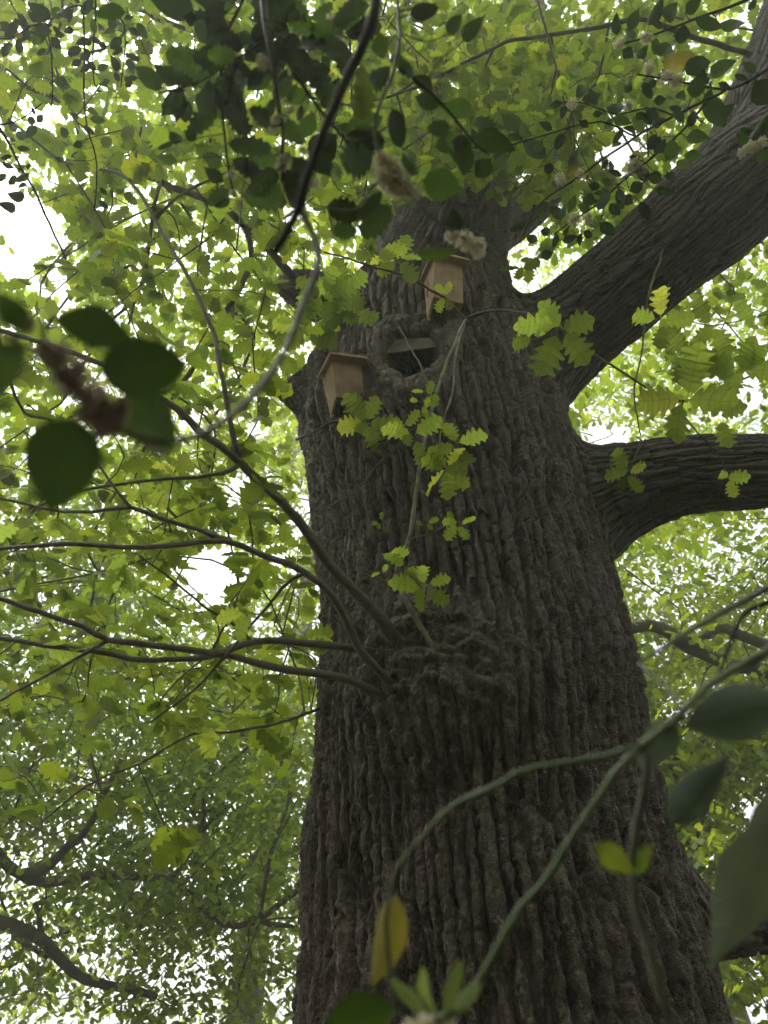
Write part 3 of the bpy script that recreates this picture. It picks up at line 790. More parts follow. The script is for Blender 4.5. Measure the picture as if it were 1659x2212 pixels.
def leaf_cloud(pos, L, Nn, size, templates, rnd=None, seed=0):
    "one mesh out of many leaves"
    r = np.random.default_rng(seed)
    B = basis(L, Nn); which = r.integers(0, len(templates), len(pos))
    rnd = r.random(len(pos)) if rnd is None else rnd
    Vs, Fs, Us, As, n0 = [], [], [], [], 0
    for k, (V, F, U) in enumerate(templates):
        i = np.nonzero(which == k)[0]
        if not len(i): continue
        W = np.einsum('nij,mj->nmi', B[i] * size[i, None, None], V) + pos[i, None]
        Vs.append(W.reshape(-1, 3)); Us.append(np.tile(U, (len(i), 1))); As.append(np.repeat(rnd[i], len(V)))
        Fs.append((F[None] + (n0 + np.arange(len(i)) * len(V))[:, None, None]).reshape(-1, 4)); n0 += len(i) * len(V)
    return np.concatenate(Vs), np.concatenate(Fs), np.concatenate(Us), np.concatenate(As)

def rosettes(tip, tdir, n, size, r, up_bias=0.8, spread=0.06):
    "leaves radiating from twig ends: positions, directions, normals, sizes"
    k = len(tip); rep = np.repeat(np.arange(k), n)
    m = len(rep)
    d = tdir[rep]
    a = r.random(m) * 2 * math.pi
    h = np.stack([np.cos(a), np.sin(a), 0 * a], -1)
    L = unit(h * (0.9 + 0.3 * r.random((m, 1))) + d * (0.2 + 0.6 * r.random((m, 1))) + np.stack([0 * a, 0 * a, -0.1 - 0.55 * r.random(m)], -1))
    Nn = unit(np.stack([0.5 * r.normal(size=m), 0.5 * r.normal(size=m), np.full(m, up_bias)], -1))
    pos = tip[rep] - d * (r.random((m, 1)) * spread) + 0.008 * r.normal(size=(m, 3))
    sz = size * (0.6 + 0.55 * r.random(m))
    return pos, L, Nn, sz

# ------------------------------------------------------------------ branching: every twig end is joined to its nearest neighbour
def grow(roots, tips, step=0.35, wl=0.25, jit=0.06, seed=0):
    r = np.random.default_rng(seed)
    N = len(roots); cap = N + len(tips) * 12 + 10
    X = np.zeros((cap, 3)); X[:N] = roots; par = np.full(cap, -1); pl = np.zeros(cap)
    d0 = np.array([np.min(np.linalg.norm(roots - t, axis=1)) for t in tips]); ends = []
    for ti in np.argsort(d0):
        t = tips[ti]
        e = np.linalg.norm(X[:N] - t, axis=1); c = e + wl * pl[:N]
        j = int(np.argmin(c)); L = e[j]; m = int(min(10, max(1, round(L / step))))
        a = X[j].copy(); prev = j
        sag = np.array([0, 0, 0.08 * L])
        for q in range(1, m + 1):
            f = q / m
            x = a + (t - a) * f + (sag * math.sin(math.pi * f) + r.normal(size=3) * jit * L / m if q < m else 0)
            X[N] = x; par[N] = prev; pl[N] = pl[prev] + np.linalg.norm(x - X[prev]); prev = N; N += 1
        ends.append((ti, prev))
    X, par = X[:N], par[:N]
    cnt = np.zeros(N)
    for ti, e in ends: cnt[e] += 1
    for i in range(N - 1, len(roots) - 1, -1):
        if par[i] >= 0: cnt[par[i]] += cnt[i]
    tdir = np.zeros((len(tips), 3))
    for ti, e in ends: tdir[ti] = unit(X[e] - X[par[e]])
    return X, par, cnt, tdir

def chains(X, par, cnt, nroot):
    "splits the network into long runs; returns a list of (root id, node list)"
    ch = [[] for _ in X]
    for i in range(nroot, len(X)): ch[par[i]].append(i)
    out = []; stack = [(i, i, c) for i in range(nroot) for c in ch[i]]
    while stack:
        root, a, b = stack.pop(); run = [a, b]
        while ch[run[-1]]:
            kids = sorted(ch[run[-1]], key=lambda k: -cnt[k])
            for k in kids[1:]: stack.append((root, run[-1], k))
            run.append(kids[0])
        out.append((root, run))
    return out

def branch_geo(X, par, cnt, nroot, r0=0.0016, pw=0.45, sides=5, step=0.12, rmax=0.05, rroot=None):
    "one Geo per root"
    gs = {}
    for root, run in chains(X, par, cnt, nroot):
        p = X[run]; c = cnt[run].astype(float); c[0] = min(c[0], c[1]) if run[0] >= nroot else c[1]
        rad = np.minimum(rmax, r0 * np.maximum(1, c) ** pw); rad[-1] *= 0.6
        if rroot is not None: rad = np.minimum(rad, rroot[root] * 0.8)
        pp, rr = smooth_path(p, rad, step)
        V, F, U = tube(pp, rr, sides)
        gs.setdefault(root, Geo()).add(V, F, U)
    return gs

# ------------------------------------------------------------------ where the oak's wood stands in the picture, so that twigs are not grown through it
GC = 16.0
gw, gh = int(1659 / GC) + 40, int(2212 / GC) + 40
omask = np.full((gh, gw), 99.0)
q = project(V); ok = q[:, 2] > 0.3
gx = np.floor(q[ok, 0] / GC).astype(int) + 20; gy = np.floor(q[ok, 1] / GC).astype(int) + 20
inb = (gx >= 0) & (gx < gw) & (gy >= 0) & (gy < gh)
np.minimum.at(omask, (gy[inb], gx[inb]), q[ok, 2][inb])
def oak_depth(pts):
    q = project(pts)
    gx = np.clip(np.floor(q[..., 0] / GC).astype(int) + 20, 0, gw - 1); gy = np.clip(np.floor(q[..., 1] / GC).astype(int) + 20, 0, gh - 1)
    return omask[gy, gx]

GAPS = [(40, 500, 95), (0, 380, 60), (90, 255, 35), (450, 1238, 66), (520, 1045, 34), (480, 1225, 50), (1305, 950, 48), (1112, 660, 30), (672, 1080, 26),
        (1350, 300, 48), (1310, 345, 38), (1620, 40, 40), (640, 445, 24), (400, 900, 26), (1640, 1745, 40), (370, 165, 30), (250, 700, 26), (560, 930, 22), (410, 520, 22), (1420, 1395, 20), (600, 1200, 26), (560, 1330, 22), (330, 530, 20), (1600, 870, 36), (1560, 790, 24), (130, 610, 30)]
def gap_keep(pts, r, hard=0.92):
    q = project(pts); k = np.ones(len(pts), bool)
    for gx_, gy_, gr in GAPS:
        d = np.hypot(q[:, 0] - gx_, q[:, 1] - gy_) / gr
        k &= ~((d < 1) & (r.random(len(pts)) < hard))
    return k

# ------------------------------------------------------------------ shoots and branches that grow out of the oak's stem
BR = []       # control polylines in world space: (points, radii)
def tw(x, y, off): return P(x, y, hit_d(x, y) - off)
def add_branch(pts, hw0, hw1, mat='branch_bark', name='branch', sides=8, label=None, leafy=True):
    p = np.array(pts, float); d = project(p)[:, 2]
    s = np.linspace(0, 1, len(p)); rad = (hw0 + (hw1 - hw0) * s ** 0.8) / FPX * d
    rad[0] *= 1.15
    if name == 'branch': rad *= 0.86
    pp, rr = smooth_path(p, rad, 0.03, 0.0016, len(BR))
    rr = rr * (1 + 0.05 * np.random.default_rng(len(BR)).normal(size=len(rr)))
    V_, F_, U_ = tube(pp, rr, sides, 0.03, len(BR))
    g = Geo(); g.add(V_, F_, U_)
    o = oak_part(name, g.mesh(name), M[mat])
    if label: o['label'] = label
    BR.append((pp, rr, leafy))
    return pp
hA = hit_d(885, 1425)
add_branch([P(895, 1440, hA + 0.05), P(880, 1415, hA - 0.02), P(800, 1312, hA - .14), P(720, 1232, hA - .26), P(640, 1120, hA - .36), P(520, 1000, hA - .44), P(430, 930, hA - .5), P(385, 885, hA - .55), P(250, 800, hA - .6), P(100, 742, hA - .6), P(-90, 690, hA - .5)], 19, 5, label='stout grey shoot slanting up from the burr')
dA = hA - .44
add_branch([P(518, 1000, dA), P(502, 930, dA), P(482, 820, dA + .02), P(465, 737, dA + .08), P(420, 625, dA + .15), P(350, 500, dA + .25), P(280, 390, dA + .35), P(210, 365, dA + .4), P(140, 350, dA + .45), P(20, 260, dA + .5)], 8, 3)
add_branch([P(338, 470, dA + .26), P(385, 425, dA + .3), P(440, 395, dA + .36), P(500, 370, dA + .42)], 5, 2.5, 'twig_bark', sides=6)
add_branch([P(283, 392, dA + .35), P(295, 330, dA + .36), P(305, 275, dA + .38)], 5, 3, 'twig_bark', sides=6)
add_branch([P(517, 1003, dA), P(500, 1015, dA - .02), P(425, 1032, dA - .05), P(320, 1037, dA - .08), P(190, 1057, dA - .1), P(60, 1100, dA - .1)], 7, 3)
hB = hit_d(880, 1505)
add_branch([P(893, 1518, hB + .05), P(880, 1503, hB - .02), P(829, 1457, hB - .10), P(780, 1405, hB - .17), P(730, 1302, hB - .28), P(660, 1237, hB - .38), P(575, 1202, hB - .46), P(490, 1167, hB - .52), P(350, 1180, hB - .6), P(200, 1178, hB - .64), P(100, 1177, hB - .66), P(-60, 1190, hB - .66)], 14, 5, label='grey shoot curving out from below the burr')
dB = hB - .5
add_branch([P(500, 1171, dB), P(425, 1142, dB - .03), P(350, 1120, dB - .06), P(280, 1095, dB - .08), P(200, 1107, dB - .1), P(100, 1100, dB - .1), P(-40, 1070, dB - .1)], 7, 3.5)
add_branch([P(281, 1096, dB - .08), P(240, 1040, dB - .06), P(200, 987, dB - .02), P(150, 930, dB)], 4.5, 2.5, 'twig_bark', sides=6)
add_branch([P(658, 1238, dB + .1), P(610, 1270, dB + .1), P(560, 1330, dB + .08), P(500, 1405, dB + .02), P(440, 1470, dB), P(330, 1560, dB - .05)], 5, 2.5, 'twig_bark', sides=6)
hC = hit_d(868, 1525)
add_branch([P(880, 1532, hC + .05), P(868, 1525, hC), P(800, 1492, hC - .12), P(750, 1466, hC - .2), P(620, 1447, hC - .34), P(500, 1417, hC - .44), P(350, 1395, hC - .54), P(235, 1381, hC - .6), P(175, 1352, hC - .64), P(50, 1312, hC - .7), P(-60, 1280, hC - .7)], 13, 6)
add_branch([P(236, 1382, hC - .6), P(150, 1430, hC - .62), P(60, 1480, hC - .64), P(-40, 1540, hC - .64)], 5, 3, 'twig_bark', sides=6)
hD = hit_d(840, 1413)
add_branch([P(852, 1416, hD + .05), P(835, 1411, hD - .02), P(750, 1398, hD - .16), P(650, 1388, hD - .28), P(550, 1388, hD - .36), P(450, 1418, hD - .46), P(310, 1427, hD - .55), P(200, 1407, hD - .6), P(100, 1395, hD - .64), P(-60, 1372, hD - .66)], 11, 6)
add_branch([P(548, 1389, hD - .36), P(500, 1345, hD - .38), P(440, 1310, hD - .42), P(360, 1240, hD - .45), P(300, 1200, hD - .48)], 5, 2.5, 'twig_bark', sides=6)
add_branch([P(706, 1524, hit_d(712, 1522) + .03), P(680, 1534, hit_d(712, 1522) - .08), P(600, 1562, hB - .4), P(500, 1582, hB - .5), P(415, 1588, hB - .55), P(300, 1650, hB - .6), P(200, 1690, hB - .62), P(90, 1780, hB - .62)], 4.5, 2.5, 'twig_bark', sides=6)
# branches higher in the crown
add_branch([P(1620, 118, 3.62), P(1595, 108, 3.6), P(1495, 80, 3.55), P(1395, 44, 3.5), P(1343, 48, 3.48), P(1267, 64, 3.5), P(1175, 78, 3.55), P(1095, 92, 3.6), P(995, 140, 3.7), P(900, 190, 3.8), P(760, 230, 4.0)], 8, 3.5, 'twig_bark')
add_branch([P(1143, -60, 3.6), P(1160, 0, 3.55), P(1183, 80, 3.52), P(1203, 160, 3.5), P(1219, 224, 3.5), P(1235, 312, 3.55)], 4, 2, 'twig_bark', sides=6)
add_branch([P(640, 610, 4.38), P(600, 560, 4.2), P(520, 480, 4.0), P(470, 440, 3.9), P(360, 400, 3.9), P(250, 340, 3.9), P(134, 224, 3.8), P(32, 180, 3.7), P(-80, 150, 3.7)], 11, 6, 'twig_bark')
add_branch([P(1440, 520, 3.65), P(1400, 640, 3.3), P(1386, 760, 3.2), P(1370, 850, 3.1), P(1384, 940, 3.1)], 3, 1.8, 'twig_bark', sides=6)
add_branch([P(880, 420, 5.5), P(760, 300, 5.0), P(620, 200, 4.6), P(480, 100, 4.4), P(300, 20, 4.2), P(100, -60, 4.2)], 9, 5, 'twig_bark')
add_branch([P(1150, 120, 7.5), P(1000, 60, 6.0), P(820, 40, 5.2), P(640, 60, 4.8), P(450, 20, 4.6)], 8, 4, 'twig_bark')
add_branch([P(1250, 200, 7.2), P(1400, 200, 6.2), P(1500, 250, 5.6), P(1420, 330, 5.2), P(1300, 420, 5.0)], 7, 3, 'twig_bark')
nb_crown = len(BR)
# the pale shoot that climbs in front of the stem, with its side twigs
sh = [(1022, 1522, -.04), (1010, 1508, .03), (955, 1430, .10), (905, 1350, .15), (878, 1300, .18), (855, 1246, .21), (868, 1205, .24), (885, 1150, .28), (897, 1085, .32), (905, 1020, .36), (918, 950, .40), (935, 880, .44), (965, 785, .50), (990, 725, .52), (1006, 688, .55)]
add_branch([P(x, y, hit_d(x if y > 1300 else 900, y) - o) for x, y, o in sh], 7.2, 3.0, 'shoot', 'pale_shoot', label='thin pale shoot climbing in front of the trunk', leafy=False)
dS = hit_d(900, 688) - .55
add_branch([P(1006, 688, dS), P(1050, 672, dS - .05), P(1100, 672, dS - .12), P(1150, 682, dS - .2), P(1210, 708, dS - .28), P(1250, 745, dS - .32), P(1330, 795, dS - .4), P(1400, 840, dS - .45), P(1470, 865, dS - .5), P(1580, 830, dS - .5), P(1720, 760, dS - .4)], 3.6, 2.2, 'twig_bark', 'twig', 6, leafy=False)
add_branch([P(1006, 690, dS), P(964, 645, dS - .03), P(929, 626, dS - .05), P(903, 610, dS - .06), P(845, 587, dS - .1), P(769, 565, dS - .15), P(700, 545, dS - .2)], 3.2, 2.0, 'twig_bark', 'twig', 6, leafy=False)
def shp(x, y): 
    ys = [a[1] for a in sh][::-1]; os_ = [a[2] for a in sh][::-1]
    return hit_d(900 if y < 1300 else x, y) - float(np.interp(y, ys, os_))
add_branch([P(1003, 700, dS), P(985, 765, shp(985, 765) - .03), P(976, 850, shp(976, 850) - .05), P(958, 905, shp(958, 905) - .05), P(953, 960, shp(953, 960) - .05), P(962, 1010, shp(962, 1010) - .06)], 2.4, 1.6, 'shoot', 'twig', 6, leafy=False)
add_branch([P(862, 706, dS + .25), P(880, 742, dS + .12), P(903, 779, dS - .05), P(926, 837, shp(929, 837) - .02), P(936, 878, shp(936, 878))], 1.6, 2.0, 'twig_bark', 'twig', 6, leafy=False)
add_branch([P(855, 1246, shp(855, 1246)), P(840, 1215, shp(850, 1215) - .03), P(818, 1190, shp(850, 1190) - .05)], 2.4, 1.5, 'twig_bark', 'twig', 6, leafy=False)
add_branch([P(857, 1264, shp(857, 1264)), P(800, 1242, shp(857, 1242) - .05), P(735, 1222, shp(857, 1222) - .12)], 2.2, 1.2, 'shoot', 'twig', 6, leafy=False)
add_branch([P(882, 1165, shp(882, 1165)), P(925, 1155, shp(882, 1155) - .05), P(965, 1140, shp(882, 1140) - .08), P(990, 1128, shp(882, 1128) - .1)], 1.8, 1.2, 'twig_bark', 'twig', 6, leafy=False)
add_branch([P(868, 1205, shp(868, 1205)), P(884, 1240, shp(868, 1240) - .06), P(915, 1272, shp(868, 1272) - .08)], 1.8, 1.2, 'twig_bark', 'twig', 6, leafy=False)
add_branch([P(930, 905, shp(930, 905)), P(890, 930, shp(890, 930)), P(860, 962, shp(860, 962) + .02), P(810, 1012, shp(860, 1012) + .02), P(770, 1060, shp(860, 1060)), P(720, 1090, shp(860, 1090) - .05), P(660, 1108, shp(860, 1108) - .1)], 2.2, 1.6, 'twig_bark', 'twig', 6, leafy=False)
add_branch([P(640, 950, 3.2), P(680, 933, 3.1), P(727, 908, 3.05), P(792, 912, 3.0), P(850, 935, 2.98), P(890, 940, shp(890, 940))], 2.4, 2.0, 'twig_bark', 'twig', 6, leafy=False)
add_branch([P(1386, 950, 3.05), P(1370, 985, 3.02), P(1358, 1020, 3.0)], 2.0, 1.4, 'twig_bark', 'twig', 6, leafy=False)
add_branch([P(1250, 745, dS - .32), P(1230, 730, dS - .36), P(1212, 712, dS - .38)], 2.0, 1.4, 'twig_bark', 'twig', 6, leafy=False)
add_branch([P(1475, 865, dS - .5), P(1480, 900, dS - .5), P(1555, 990, dS - .48), P(1572, 1030, dS - .48)], 2.0, 1.3, 'twig_bark', 'twig', 6, leafy=False)
add_branch([P(790, 570, dS - .13), P(760, 610, dS - .2), P(720, 640, dS - .25)], 2.6, 1.8, 'twig_bark', 'twig', 6, leafy=False)

# ------------------------------------------------------------------ leaves one can pick out
HI = []
for k, (v, f, u) in enumerate(OAK_HI):
    me = np_mesh('leaf', v, f, u); me.materials.append(M['oak_leaf']); HI.append(me)
n_single = 0
def one_leaf(pos, L, Nn, size):
    global n_single
    B = basis(np.asarray(L)[None], np.asarray(Nn)[None])[0] * size
    o = bpy.data.objects.new('leaf', HI[n_single % len(HI)]); COL.objects.link(o); o.parent = oak; o.matrix_parent_inverse = oak_inv
    m = Matrix([list(B[i]) + [pos[i]] for i in range(3)] + [[0, 0, 0, 1]])
    o.matrix_basis = m
    n_single += 1
rs = np.random.default_rng(42)
def cluster(x, y, n, px, d, a0=0.0, span=2 * math.pi):
    c = P(x, y, d); size = px / FPX * d
    for k in range(n):
        a = a0 + span * (k + 0.5 * rs.random()) / n
        L = RX * math.cos(a) + UP * math.sin(a) + FW * rs.normal() * 0.35
        Nn = FW * 0.75 + np.array([0, 0, 0.5]) + rs.normal(size=3) * 0.33
        one_leaf(c + rs.normal(size=3) * 0.006 + unit(L) * 0.004, unit(L), Nn, size * (0.72 + 0.45 * rs.random()))
cluster(962, 640, 4, 42, dS - .04, 0.4)
for x, y, n, px, a in ((745, 625, 5, 72, 0.2), (700, 640, 5, 75, 1.1), (735, 672, 4, 72, 4.9), (672, 690, 4, 70, 3.0), (650, 715, 4, 66, 2.4), (760, 660, 3, 66, 5.2)):
    cluster(x, y, n, px, dS - .3 + 0.12 * rs.random(), a)
cluster(792, 912, 6, 72, 2.98, 0.8); cluster(870, 925, 3, 52, shp(870, 925) - .08, 2.2); cluster(893, 942, 3, 60, shp(893, 942) - .08, 4.4)
cluster(965, 1012, 7, 80, shp(962, 1010) - .08, 0.0); cluster(985, 960, 4, 60, shp(962, 960) - .1, 0.3)
cluster(988, 1132, 5, 42, shp(882, 1128) - .1, 2.6); cluster(915, 1132, 3, 22, shp(900, 1132) - .04, 0.3); cluster(822, 1130, 4, 20, hit_d(822, 1130) - .06, 0.8)
cluster(832, 1196, 2, 48, shp(850, 1196) - .06, 5.6, 1.2); cluster(872, 1222, 2, 62, shp(868, 1222) - .07, 5.2, 0.8); cluster(915, 1270, 5, 66, shp(868, 1272) - .1, 1.5); cluster(828, 1245, 3, 22, shp(857, 1242) - .06, 1.0)
cluster(922, 852, 4, 30, shp(929, 850) - .05, 1.0); cluster(915, 870, 3, 24, shp(929, 870) - .05, 2.4)
cluster(1212, 712, 5, 92, dS - .4, 0.35); cluster(1160, 735, 2, 70, dS - .36, 3.0)
for x, y, n, px, a in ((1475, 865, 4, 105, 4.2), (1490, 770, 4, 85, 0.5), (1425, 695, 4, 70, 1.0), (1540, 700, 4, 78, 2.0), (1600, 800, 4, 80, 3.9), (1555, 900, 3, 75, 4.2), (1640, 710, 3, 80, 1.1)):
    cluster(x, y, n, px, dS - .5 - .1 * rs.random(), a)
cluster(1356, 1022, 5, 58, 3.0, 2.8); cluster(1573, 1032, 3, 48, dS - .48, 4.2)
cluster(860, 560, 5, 65, dS - .1, 3.6); cluster(820, 540, 4, 60, dS - .15, 3.0)
print('hand leaves', n_single)

# near sprays along the shoots on the open side
r = np.random.default_rng(3)
def samp(n, x0, x1, y0, y1, d0, d1, r, pw=1.0):
    x = x0 + (x1 - x0) * r.random(n); y = y0 + (y1 - y0) * r.random(n); d = d0 + (d1 - d0) * r.random(n) ** pw
    return np.stack([CAM + dd * (RX * ((a - CX) / FPX) + FW + UP * ((CY - b) / FPX)) for a, b, dd in zip(x, y, d)])
near = np.concatenate([samp(92, -120, 690, 660, 1640, 1.8, 3.0, r), samp(7, -60, 420, 1640, 1830, 1.6, 2.2, r), samp(26, -60, 640, 150, 660, 1.8, 2.8, r), samp(14, 650, 1500, 60, 430, 2.8, 3.6, r)])
near = near[gap_keep(near, r)]; qn = project(near); near = near[(oak_depth(near) > 50) | (qn[:, 1] < 430)]
roots = np.concatenate([pp[int(len(pp) * 0.18)::4] for pp, rr, lf in BR[:nb_crown] if lf])
root_r = np.concatenate([rr[int(len(pp) * 0.18)::4] for pp, rr, lf in BR[:nb_crown] if lf])
X, par, cnt, td = grow(roots, near, 0.18, 0.3, 0.10, 4)
gs = branch_geo(X, par, cnt, len(roots), 0.0016, 0.4, 5, 0.05, 0.02, root_r)
for k in gs: oak_part('twig', gs[k].mesh('twig'), M['twig_bark'])
order = np.argsort(project(near)[:, 2])
pos, L, Nn, sz = rosettes(near, td, 5, 0.090, r, 0.8)
cand = list(zip(pos, L, Nn, sz)); spare = []
for c in cand:
    qq = project(c[0]); vis = -60 < qq[0] < 1720 and -60 < qq[1] < 2280
    if vis and n_single < 300: one_leaf(*c)
    else: spare.append(c)
print('single leaves', n_single, 'spare', len(spare))

# ------------------------------------------------------------------ the oak's crown
r = np.random.default_rng(8)
tips = np.concatenate([
    samp(760, -350, 760, -350, 1000, 3.0, 6.5, r),
    samp(260, -350, 720, 1000, 1560, 3.0, 5.5, r),
    samp(600, 700, 1500, -350, 470, 4.2, 7.5, r),
    samp(170, 800, 1300, 60, 440, 3.7, 5.0, r),
    samp(230, 1400, 2000, -350, 500, 4.5, 7.5, r),
    samp(160, 1200, 1950, 420, 1000, 4.6, 7.5, r)])
tips = tips[gap_keep(tips, r)]
qn = project(tips); od = oak_depth(tips)
tips = tips[(od > 50) | ((qn[:, 1] < 430) & ~((qn[:, 0] > 1240) & (od < 5)))]
roots2 = [roots[::2]]; rr2 = [root_r[::2]]
for t in TS:
    if t['name'] in ('fork_l', 'fork_r', 'limb_back', 'limb_big', 'limb_up', 'limb_low'): roots2.append(t['p'][len(t['p']) // 3::3]); rr2.append(t['r'][len(t['p']) // 3::3])
roots2 = np.concatenate(roots2)
X, par, cnt, td = grow(roots2, tips, 0.4, 0.35, 0.12, 6)
gs = branch_geo(X, par, cnt, len(roots2), 0.0024, 0.45, 5, 0.12, 0.05, np.concatenate(rr2))
for k in gs: oak_part('branch', gs[k].mesh('branch'), M['twig_bark'])
ne = int(len(tips) * 0.9)
extra = tips[r.integers(0, len(tips), ne)] + r.normal(size=(ne, 3)) * 0.22
tp = np.concatenate([tips, extra]); tdd = np.concatenate([td, unit(r.normal(size=extra.shape))])
pos, L, Nn, sz = rosettes(tp, tdd, 5, 0.105, r, 0.75, 0.12)
if spare:
    pos = np.concatenate([pos, [s[0] for s in spare]]); L = np.concatenate([L, [s[1] for s in spare]]); Nn = np.concatenate([Nn, [s[2] for s in spare]]); sz = np.concatenate([sz, [s[3] for s in spare]])
# the high crown: far up, and unseen leaves overhead, added to darken the trunk front
hi_c = samp(420, -350, 2000, -400, 1150, 6.2, 10.5, r)
hi_t = hi_c[r.integers(0, len(hi_c), 2600)] + r.normal(size=(2600, 3)) * np.array([0.55, 0.55, 0.25])
hi_t = hi_t[gap_keep(hi_t, r)]
ov = np.stack([-7 + 14 * r.random(2600), -8 + 10 * r.random(2600), 5.5 + 3.5 * r.random(2600)], -1)
qo = project(ov); ov = ov[(qo[:, 2] < 0.2) | (qo[:, 1] < -150)]
fp = np.concatenate([np.repeat(hi_t, 12, 0), np.repeat(ov, 6, 0)]); fp = fp + r.normal(size=fp.shape) * 0.18
fa = r.random(len(fp)) * 2 * math.pi
fL = unit(np.stack([np.cos(fa), np.sin(fa), -0.2 - 0.5 * r.random(len(fp))], -1)); fN = unit(np.stack([0.55 * r.normal(size=len(fp)), 0.55 * r.normal(size=len(fp)), np.full(len(fp), 0.75)], -1))
def off_stem(p): return ~((oak_depth(p) < 50) & (project(p)[:, 1] > 440) & (project(p)[:, 2] < oak_depth(p)) & (project(p)[:, 2] > 0.3))
k = gap_keep(pos, r, 0.85) & off_stem(pos)
k2 = gap_keep(fp, r, 0.85) & off_stem(fp)
c1 = leaf_cloud(pos[k], L[k], Nn[k], sz[k], OAK_MID, seed=2)
c2 = leaf_cloud(fp[k2], fL[k2], fN[k2], 0.12 * (0.65 + 0.5 * r.random(k2.sum())), FAR, seed=4)
n1 = len(c1[0])
o = oak_part('foliage', np_mesh('foliage', np.concatenate([c1[0], c2[0]]), np.concatenate([c1[1], c2[1] + n1]), np.concatenate([c1[2], c2[2]]), {'rnd': np.concatenate([c1[3], c2[3]])}), M['oak_leaves']); o['kind'] = 'stuff'
print('oak foliage leaves', k.sum(), k2.sum(), 'faces', len(c1[1]), len(c2[1]))

# ------------------------------------------------------------------ trees standing behind
def back_tree(name, base, trunk, crown, ntips, nleaf, size, mat, templ, label, limbs=(), seed=0, spread=0.3, cat='tree', group='woodland trees behind the oak', up=0.7, rb=0.22):
    r = np.random.default_rng(seed)
    root = empty(name, base); tag(root, label, cat, group)
    inv = Matrix.Translation(-Vector(base))
    def part(nm, me, m):
        o = mesh_obj(nm, me, m, root); o.matrix_parent_inverse = inv
        return o
    tp, tr_ = smooth_path(trunk, np.linspace(rb, rb * 0.3, len(trunk)), 0.3, 0.02, seed)
    g = Geo(); g.add(*tube(tp, tr_, 12, 0.05, seed)); part('trunk', g.mesh('trunk'), M['far_bark'])
    rts = [tp[len(tp) // 4::2]]
    for pts, h0, h1 in limbs:
        p = np.array(pts); d = project(p)[:, 2]; rad = np.linspace(h0, h1, len(p)) / FPX * d
        pp, rr = smooth_path(p, rad, 0.10, 0.012, seed + 3)
        g = Geo(); g.add(*tube(pp, rr, 8, 0.06, seed)); part('limb', g.mesh('limb'), M['far_bark']); rts.append(pp[::4])
    rts = np.concatenate(rts)
    tips = []
    for (c, rad, n) in crown:
        m = max(8, n // 5)            # sprays of twigs, with air between them
        u = unit(r.normal(size=(m, 3))) * (r.random((m, 1)) ** 0.42)
        cc = (np.array(c) + u * np.array(rad))[r.integers(0, m, n)]
        tips.append(cc + r.normal(size=(n, 3)) * np.array([0.42, 0.42, 0.16]))
    tips = np.concatenate(tips); q = project(tips)
    vis = (q[:, 2] > 1) & (q[:, 0] > -350) & (q[:, 0] < 2000) & (q[:, 1] > -350) & (q[:, 1] < 2500)
    tips = tips[(vis | (r.random(len(tips)) < 0.25)) & (tips[:, 2] > 0.6)]
    tips = tips[gap_keep(tips, r, 0.9)]
    X, par, cnt, td = grow(rts, tips, 0.6, 0.3, 0.14, seed)
    gs = branch_geo(X, par, cnt, len(rts), 0.004, 0.42, 4, 0.25, 0.06)
    for k in gs: part('branch', gs[k].mesh('branch'), M['far_bark'])
    m = len(tips) * nleaf
    ti = r.integers(0, len(tips), m)
    pos = tips[ti] + r.normal(size=(m, 3)) * spread * np.array([1, 1, 0.6])
    a = r.random(m) * 2 * math.pi
    L = unit(np.stack([np.cos(a), np.sin(a), -0.2 - 0.6 * r.random(m)], -1)); Nn = unit(np.stack([0.6 * r.normal(size=m), 0.6 * r.normal(size=m), np.full(m, up)], -1))
    k = gap_keep(pos, r, 0.85) & (pos[:, 2] > 0.4)
    Vl, Fl, Ul, Al = leaf_cloud(pos[k], L[k], Nn[k], size * (0.65 + 0.6 * r.random(k.sum())), templ, seed=seed)
    o = part('crown', np_mesh('crown', Vl, Fl, Ul, {'rnd': Al}), M[mat]); o['kind'] = 'stuff'
    print(name, 'leaves', k.sum())
    return root

maple_limbs = [([P(-160, 1790, 6.6), P(-60, 1815, 6.7), P(0, 1850, 6.8), P(40, 1885, 6.9), P(110, 1902, 7), P(190, 1890, 7), P(330, 1890, 7.1), P(390, 1915, 7.2), P(450, 1980, 7.2), P(510, 2003, 7.2), P(560, 1990, 7.3), P(640, 2003, 7.4)], 15, 5),
               ([P(50, 1890, 6.9), P(110, 1872, 6.8), P(150, 1832, 6.7), P(190, 1790, 6.7), P(225, 1720, 6.7), P(260, 1640, 6.8)], 13, 5),
               ([P(-160, 1950, 6.6), P(-60, 1965, 6.6), P(0, 1985, 6.6), P(60, 2010, 6.6), P(110, 2042, 6.6), P(160, 2095, 6.7), P(230, 2130, 6.8), P(330, 2150, 7.0)], 20, 8),
               ([P(75, 1950, 6.9), P(90, 2010, 6.9), P(100, 2070, 7.0)], 6, 4)]
maple_limbs = [([CAM + (q_ - CAM) * 0.87 for q_ in pts], a_, b_) for pts, a_, b_ in maple_limbs]
maple_limbs[0][0].insert(0, np.array([-4.65, 5.35, 2.3])); maple_limbs[2][0].insert(0, np.array([-4.8, 5.3, 1.5]))
